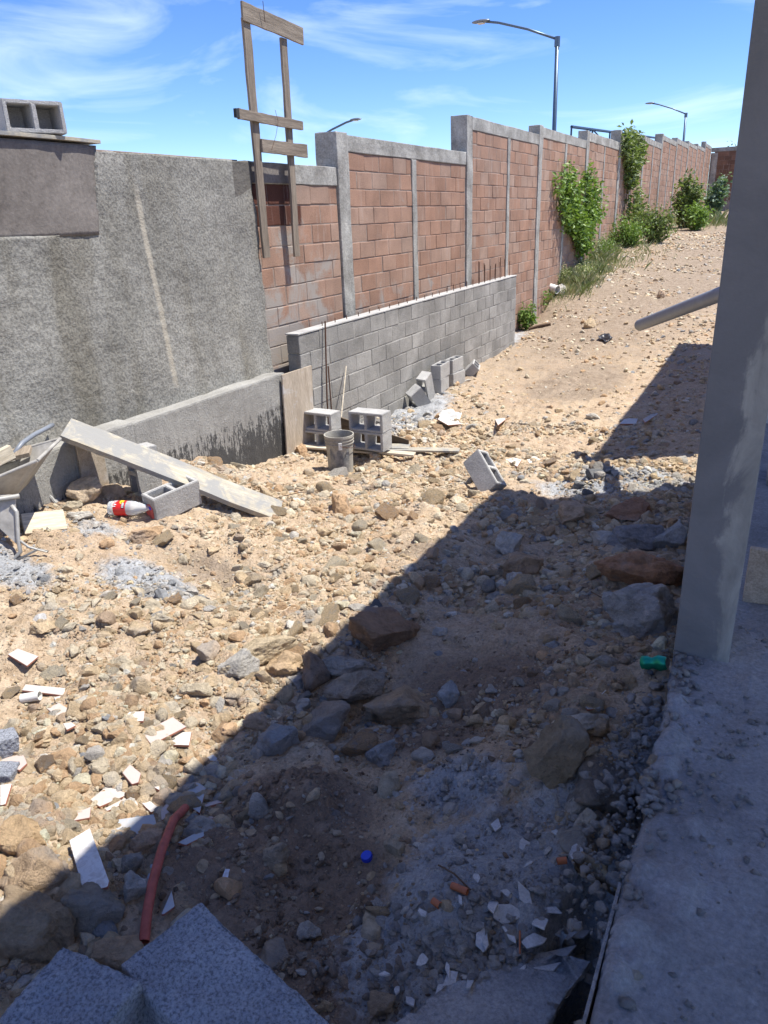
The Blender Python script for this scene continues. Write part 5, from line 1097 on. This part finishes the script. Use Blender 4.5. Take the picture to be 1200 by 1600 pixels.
# things behind the pillar
o = board((.05, 3.2, .13), (1.2, 3.25, .13), .25, .03, 'board', M['ply'], None, (0, 0, 1)); tag(o, 'wide board on edge on the slab behind the pillar', 'board')
q, f = rockverts(4, 900, 8, .1); me = fromarr('cement_sack', q*np.array([.6, .45, .38]), f, M['tarp']); o = link(bpy.data.objects.new('cement_sack', me)); o.location = (.72, 4.05, .36); tag(o, 'blue-grey covered heap behind the pillar', 'heap')
block((.36, 4.9, .75), (R(90), 0, .1), 'pale cinder block glimpsed right of the pillar above the covered heap', GB, BMW); mb = MB(); mb.box((.1, 4.75, 0.012), (1.2, 5.1, .64), ch=.02); o = mb.build('low_partition', M['pillar']); tag(o, 'low plastered partition behind the covered heap', 'partition')
# hole shards: slanting mortar plate by the slab
# ------------------------------------------------------------------ street lamps and truss beyond the wall
def lamp(base, top, end, r, label):
    t = empty('street_lamp', base); tag(t, label, 'street lamp', 'street lamps beyond the brick wall'); b = Vector(base); tp = Vector(top)-b; en = Vector(end)-b
    mb = MB(); mb.tube([(0, 0, 0), tp*.5, tp], [r*1.25, r*1.1, r*.9], 14); mb.build('pole', M['steel'], t, smooth=True)
    mb = MB(); mb.tube([tp*1.0+Vector((0, 0, .06)), tp+Vector((0, 0, -.25))], r*1.35, 14); mb.build('collar', M['steel'], t, autosmooth=40)
    hd = (en-tp); L = hd.length; d_ = hd.normalized()
    mb = MB(); mb.tube([tp+Vector((0, 0, -.02)), tp+hd*.35+Vector((0, 0, .03*L)), tp+hd*.7+Vector((0, 0, .035*L)), tp+hd*.86+Vector((0, 0, .02*L))], r*.55, 10); mb.build('arm', M['steel'], t, smooth=True)
    bm = bmesh.new(); bmesh.ops.create_uvsphere(bm, u_segments=16, v_segments=8, radius=1); hw = tp+hd*.92+Vector((0, 0, .012*L)); ax = Vector((d_.x, d_.y, 0)).normalized()
    mt = Matrix((ax*.36, Vector((-ax.y, ax.x, 0))*.14, Vector((0, 0, .065)))).transposed().to_4x4(); mt.translation = hw; mb = MB(); mb.bm(bm, None, mt); hd_ = mb.build('lamp_head', M['lamphead'], t, smooth=True)
    mb = MB(); mb.box((hw.x-.12, hw.y-.12, hw.z-.075), (hw.x+.12, hw.y+.12, hw.z-.055), ch=.006); mb.build('lens', M['whitepvc'], hd_)
    return t
Y1 = 30; lamp((-8.05, Y1, -.5), (-.2705*Y1, Y1, 1.6+.188*Y1), (-.374*Y1, Y1, 1.6+.2185*Y1), .075, 'nearest and tallest street lamp standing clear above the middle of the wall')
Y2 = 67; lamp((-7.9, Y2, 0), (-.119*Y2, Y2, 1.6+.0965*Y2), (-.163*Y2, Y2, 1.6+.1115*Y2), .085, 'distant street lamp above the far right end of the wall')
Y3 = 40; lamp((-.611*Y3, Y3, -1), (-.608*Y3, Y3, 1.6+.108*Y3), (-.54*Y3, Y3, 1.6+.127*Y3), .10, 'small distant street lamp peeking over the wall next to the wooden frame')
tr = empty('steel_truss', (-6.5, 27, 3)); tag(tr, 'dark blue steel truss showing above the wall behind the nearest street lamp', 'truss')
def tb(name, a, b, r=.035): 
    mb = MB(); mb.tube([Vector(a)-Vector((-6.5, 27, 3)), Vector(b)-Vector((-6.5, 27, 3))], r, 6); mb.build(name, M['truss'], tr)
TA, TB = onx(893, 198, -6.5), onx(1052, 219, -6.5); TA2, TB2 = TA-Vector((0, 0, .5)), TB-Vector((0, 0, .5))
tb('top_chord', TA, TB, .045); tb('bottom_chord', TA2, TB2, .045)
nn = 8
for k in range(nn+1): tb('upright', TA.lerp(TB, k/nn), TA2.lerp(TB2, k/nn), .03)
for k in range(nn): tb('diagonal', (TA if k % 2 else TA2).lerp(TB if k % 2 else TB2, k/nn), (TA2 if k % 2 else TA).lerp(TB2 if k % 2 else TB, (k+1)/nn), .025)

# ------------------------------------------------------------------ plants
def leaves(name, pts, size, mat, parent, seed, up=.35, ploc=Vector((0, 0, 0)), asp=.55, light=None):
    r = np.random.default_rng(seed); n = len(pts); P = np.array(pts)
    d = r.normal(size=(n, 3)); d[:, 2] = d[:, 2]*.6-up*.5; d /= np.linalg.norm(d, axis=1)[:, None]
    nr = r.normal(size=(n, 3)); nr[:, 2] += .8; s_ = np.cross(d, nr); s_ /= np.linalg.norm(s_, axis=1)[:, None]; nrm = np.cross(s_, d)
    L = size*r.uniform(.6, 1.3, n)[:, None]; Wd = L*asp
    b0 = P; m1 = P+d*L*.5+s_*Wd*.5+nrm*L*.06; tip = P+d*L-nrm*L*.06; m2 = P+d*L*.5-s_*Wd*.5+nrm*L*.06
    V_ = np.stack([b0, m1, tip, m2], 1).reshape(-1, 3) - np.array(ploc); F_ = np.arange(n*4).reshape(-1, 4)
    c = np.repeat(r.random(n), 4); C_ = np.stack([c, c, c, np.ones_like(c)], 1)
    me = fromarr(name, V_, F_, mat, C_, smooth=False); o = link(bpy.data.objects.new(name, me)); o.parent = parent; return o
def climber(label, base, strands, mat, seed, size=.09, dens=60, spread=.10, name='climbing_plant', cat='climbing plant', rad=.014, drop=0):
    t = empty(name, base); tag(t, label, cat); b = Vector(base); r = random.Random(seed); pts = []; st = MB()
    for path, w_ in strands:
        P = [Vector(q) for q in path]; st.tube([q-b for q in P], [max(.004, rad*(1-.7*i/len(P))) for i in range(len(P))], 6)
        for i in range(len(P)-1):
            L = (P[i+1]-P[i]).length; k = int(L*dens*w_*8)
            for _ in range(k):
                u = r.random(); c = P[i].lerp(P[i+1], u); ww = w_*(1+.5*math.sin((i+u)*5+seed))
                pts.append((c.x+abs(r.gauss(0, spread*.8)), c.y+r.gauss(0, ww*.5), c.z+r.gauss(0, .10)))
    st.build('stem', M['stem'], t); leaves('foliage', pts, size, mat, t, seed, ploc=b); return t
def wx(px, py, x=-4.64): return onx(px, py, x)
cb = wx(905, 395); 
climber('bright green creeper fanning up the wall in two lobes', tuple(cb), [([wx(905, 395), wx(903, 370), wx(888, 340), wx(884, 300), wx(886, 262)], .50), ([wx(905, 385), wx(900, 350), wx(893, 320), wx(893, 285)], .50), ([wx(907, 390), wx(914, 350), wx(917, 310), wx(915, 266)], .45), ([wx(907, 380), wx(918, 345), wx(926, 315), wx(924, 290)], .38), ([wx(903, 370), wx(880, 345), wx(871, 305), wx(866, 280)], .16), ([wx(903, 360), wx(895, 350), (wx(890, 330))], .6), ([wx(908, 360), wx(922, 338), (wx(934, 330))], .22)], M['leaf'], 3, .12, 110, .14)
climber('dark ivy clump hanging over the wall top beside a column', tuple(wx(982, 290)), [([wx(982, 290), wx(981, 260), wx(977, 235), wx(976, 208)], .55), ([wx(983, 280), wx(986, 250), wx(989, 225), wx(986, 210)], .55), ([wx(984, 262), wx(995, 245), wx(999, 228)], .3), ([wx(980, 285), wx(979, 310), wx(980, 345)], .14)], M['leafdark'], 5, .15, 110, .16)
def shrub(label, px, py, hpx, wpx, mat, seed, x=None, n=900, size=.14, name='shrub', cat='shrub', blobs=9):
    p = gp(px, py); k = (p-EYE).dot(CF)/FPX; t = empty(name, (p.x, p.y, g1(p.x, p.y)-.03)); tag(t, label, cat); r = random.Random(seed); b = t.location.copy(); st = MB(); pts = []
    Hh, Wd = hpx*k*1.12, wpx*k*1.35
    for i in range(blobs):
        a = r.uniform(0, 6.28); rr_ = Wd*.42*math.sqrt(r.random()); hh = Hh*(r.uniform(.35, 1)**.8)*(1-.35*(rr_/(Wd*.5))**2)
        tip = Vector((rr_*math.cos(a)*.8, rr_*math.sin(a)*1.0, hh)); st.tube([(0, 0, 0), tip*.5+Vector((0, 0, hh*.12)), tip], [.016, .010, .005], 5)
        for _ in range(int(n*2.2/blobs)):
            u = r.random()**.6; c = (tip*u)+Vector((0, 0, hh*.12*math.sin(u*3.14))); rad = Wd*.13*(.6+.6*u)
            v = Vector((r.gauss(0, 1), r.gauss(0, 1), r.gauss(0, 1)))*rad*.7; c = c+v
            if c.z > .02: pts.append(tuple(c))
    st.build('stem', M['stem'], t); leaves('foliage', pts, size*.68, mat, t, seed, up=.6); return t
shrub('tall leafy shrub against the wall between the two climbing plants', 985, 372, 92, 42, M['leafdark'], 11, n=1300, size=.17)
shrub('low spreading green shrub to the right of the tall leafy shrub', 1022, 380, 55, 60, M['leafdark'], 12, n=1200, size=.15)
shrub('loose green shrub in the front of the tall leafy shrub', 985, 385, 40, 50, M['leaf'], 13, n=800, size=.12)
shrub('conical dark shrub farther up the track', 1070, 356, 72, 40, M['leafdark'], 14, n=1300, size=.24)
shrub('pale green tuft at the foot of the conical dark shrub', 1085, 360, 35, 40, M['leaf'], 15, n=600, size=.2)
shrub('blue-green sapling near the far corner of the walls', 1113, 348, 75, 24, M['leafblue'], 16, n=1000, size=.3)
shrub('small leafy weed at the corner of the grey wall', 832, 482, 36, 44, M['leaf'], 17, n=500, size=.11)
shrub('lowest leafy weed in the pit beside the grey wall', 822, 514, 38, 32, M['leaf'], 18, n=420, size=.10)
for i, (a_, b_, h1, w1, mt, lb) in enumerate([(868, 448, 24, 34, 'grass', 'pale dry weed tuft nearest the white pipe piece'), (893, 425, 30, 40, 'leafpale', 'grey-green weed tuft in the middle of the grass below the bright creeper'), (918, 408, 34, 44, 'leafpale', 'flowering weed tuft right of the bright creeper root'), (940, 400, 24, 40, 'leaf', 'light green weed patch in front of the tall leafy shrub'), (912, 436, 16, 34, 'grass', 'low dry tuft at the track side of the grass'), (960, 388, 24, 40, 'leaf', 'fresh green tuft left of the low spreading shrub')]):
    shrub(lb, a_, b_, h1*1.15, w1*1.1, M[mt], 40+i, n=1100, size=.065, blobs=16, name='weed', cat='weed')
shrub('dark green weed at the root of the bright creeper', 882, 395, 30, 22, M['leafdark'], 19, n=350, size=.10)
# distant tree behind the far wall
dt = empty('tree', (-3.5, 75, 1)); tag(dt, 'small distant tree top showing above the far cross wall', 'tree'); r = random.Random(4); pts = [(r.gauss(0, .9), r.gauss(0, .9), 4.2+abs(r.gauss(0, .5))) for _ in range(700)]; leaves('crown', pts, .35, M['leafblue'], dt, 4); mb = MB(); mb.tube([(0, 0, 0), (0.1, 0, 2.4), (0, .1, 4.6)], [.14, .1, .04], 8); mb.build('trunk', M['stem'], dt)
def grass(label, spots, n, hgt, seed, mat):
    r = np.random.default_rng(seed); B = []; 
    P = np.array([(q.x, q.y) for q in (gp(*s_[:2]) for s_ in spots)]); rad = np.array([s_[2] for s_ in spots])
    i = r.integers(0, len(spots), n); xy = P[i] + r.normal(size=(n, 2))*rad[i][:, None]*np.array([.7, 1.4]); xy[:, 0] = np.maximum(xy[:, 0], -4.66); z = g(xy[:, 0], xy[:, 1])-.02
    h_ = hgt*r.uniform(.25, 1.15, n)*np.clip(.75+.9*fbm(xy[:, 0]*2.2, xy[:, 1]*2.2, o=3, s=55), .2, 1.5); a = r.uniform(0, 6.28, n); ln = r.uniform(.2, .9, n)*h_; w_ = .0045
    b = np.stack([xy[:, 0], xy[:, 1], z], 1); dx = np.stack([np.cos(a), np.sin(a), 0*a], 1); px_ = np.stack([-np.sin(a), np.cos(a), 0*a], 1)*w_
    mid_ = b + dx*(ln*.35)[:, None] + np.array([0, 0, 1])*(h_*.6)[:, None]; tip = b + dx*ln[:, None] + np.array([0, 0, 1])*h_[:, None]
    V_ = np.stack([b-px_, b+px_, mid_+px_*.7, tip, mid_-px_*.7], 1).reshape(-1, 3); F_ = np.arange(n*5).reshape(-1, 5); c = np.repeat(r.random(n), 5)
    me = fromarr('grass', V_, F_, mat, np.stack([c, c, c, c*0+1], 1), smooth=False); o = link(bpy.data.objects.new('grass', me)); tag(o, label, 'grass', kind='stuff')
grass('dry yellow-green grass growing along the foot of the brick wall', [(875, 445, .5), (895, 430, .6), (915, 420, .6), (935, 405, .7), (960, 395, .7), (860, 450, .25), (925, 430, .35), (905, 445, .3)], 10000, .24, 3, M['grass'])
grass('dry grass tuft by the sapling at the far corner', [(1090, 350, 1.0), (1125, 350, .9)], 1200, .45, 4, M['grass'])

# ------------------------------------------------------------------ labels for loose stones and tile fragments
def sizeword(s): return 'small' if s < .10 else ('medium' if s < .15 else 'large')
def where(x, y):
    best = min(LAND, key=lambda l: (l[1]-x)**2+(l[2]-y)**2); dx, dy = x-best[1], y-best[2]
    r_ = dx*_r.x+dy*_r.y; f_ = dx*_h.x+dy*_h.y
    return best[0], ('to the right of' if r_ > 0 else 'to the left of') if abs(r_) > abs(f_) else ('beyond' if f_ > 0 else 'in front of'), math.hypot(dx, dy)
ORD_ = ['nearest', 'second nearest', 'third nearest', 'fourth nearest', 'fifth nearest', 'sixth nearest', 'seventh nearest', 'eighth nearest', 'ninth nearest', 'tenth nearest', 'eleventh nearest', 'twelfth nearest']
def ordn(i): return ORD_[i] if i < 12 else f'{i+1}{"st" if (i+1) % 10 == 1 else "nd" if (i+1) % 10 == 2 else "rd" if (i+1) % 10 == 3 else "th"} nearest'
def autolabel(items, kind, cat, group):
    from collections import defaultdict
    D = defaultdict(list)
    for o, a, c in items:
        l, d, r_ = where(o.location.x, o.location.y); D[(a, c, d, l)].append((r_, o))
    for (a, c, d, l), L_ in D.items():
        L_.sort(key=lambda t: t[0])
        for i, (r_, o) in enumerate(L_):
            pre = (ordn(i)+' ') if len(L_) > 1 else ''
            tag(o, f'{pre}{a+" " if a else ""}{c} {kind} {d} the {l}'.replace('_', '-'), cat, group)
autolabel([(o, sizeword(s), colname(c)) for o, s, c in STONES], 'stone', 'stone', SGROUP)
autolabel([(o, '', {W1: 'white', W2: 'cream', W3: 'pinkish', W4: 'grey'}.get(tuple(round(v, 2) for v in o.color[:3]), 'mottled')) for o, c in TILES], 'tile fragment', 'tile', 'broken floor tile fragments')
autolabel([(o, '', 'grey') for o, c in TILES_SH], 'thin mortar shard', 'mortar shard', SH)
for o in bpy.data.objects:
    if o.parent is None and o.type in ('MESH', 'EMPTY') and 'label' in o.keys() and o.get('category') is None: o['category'] = 'object'
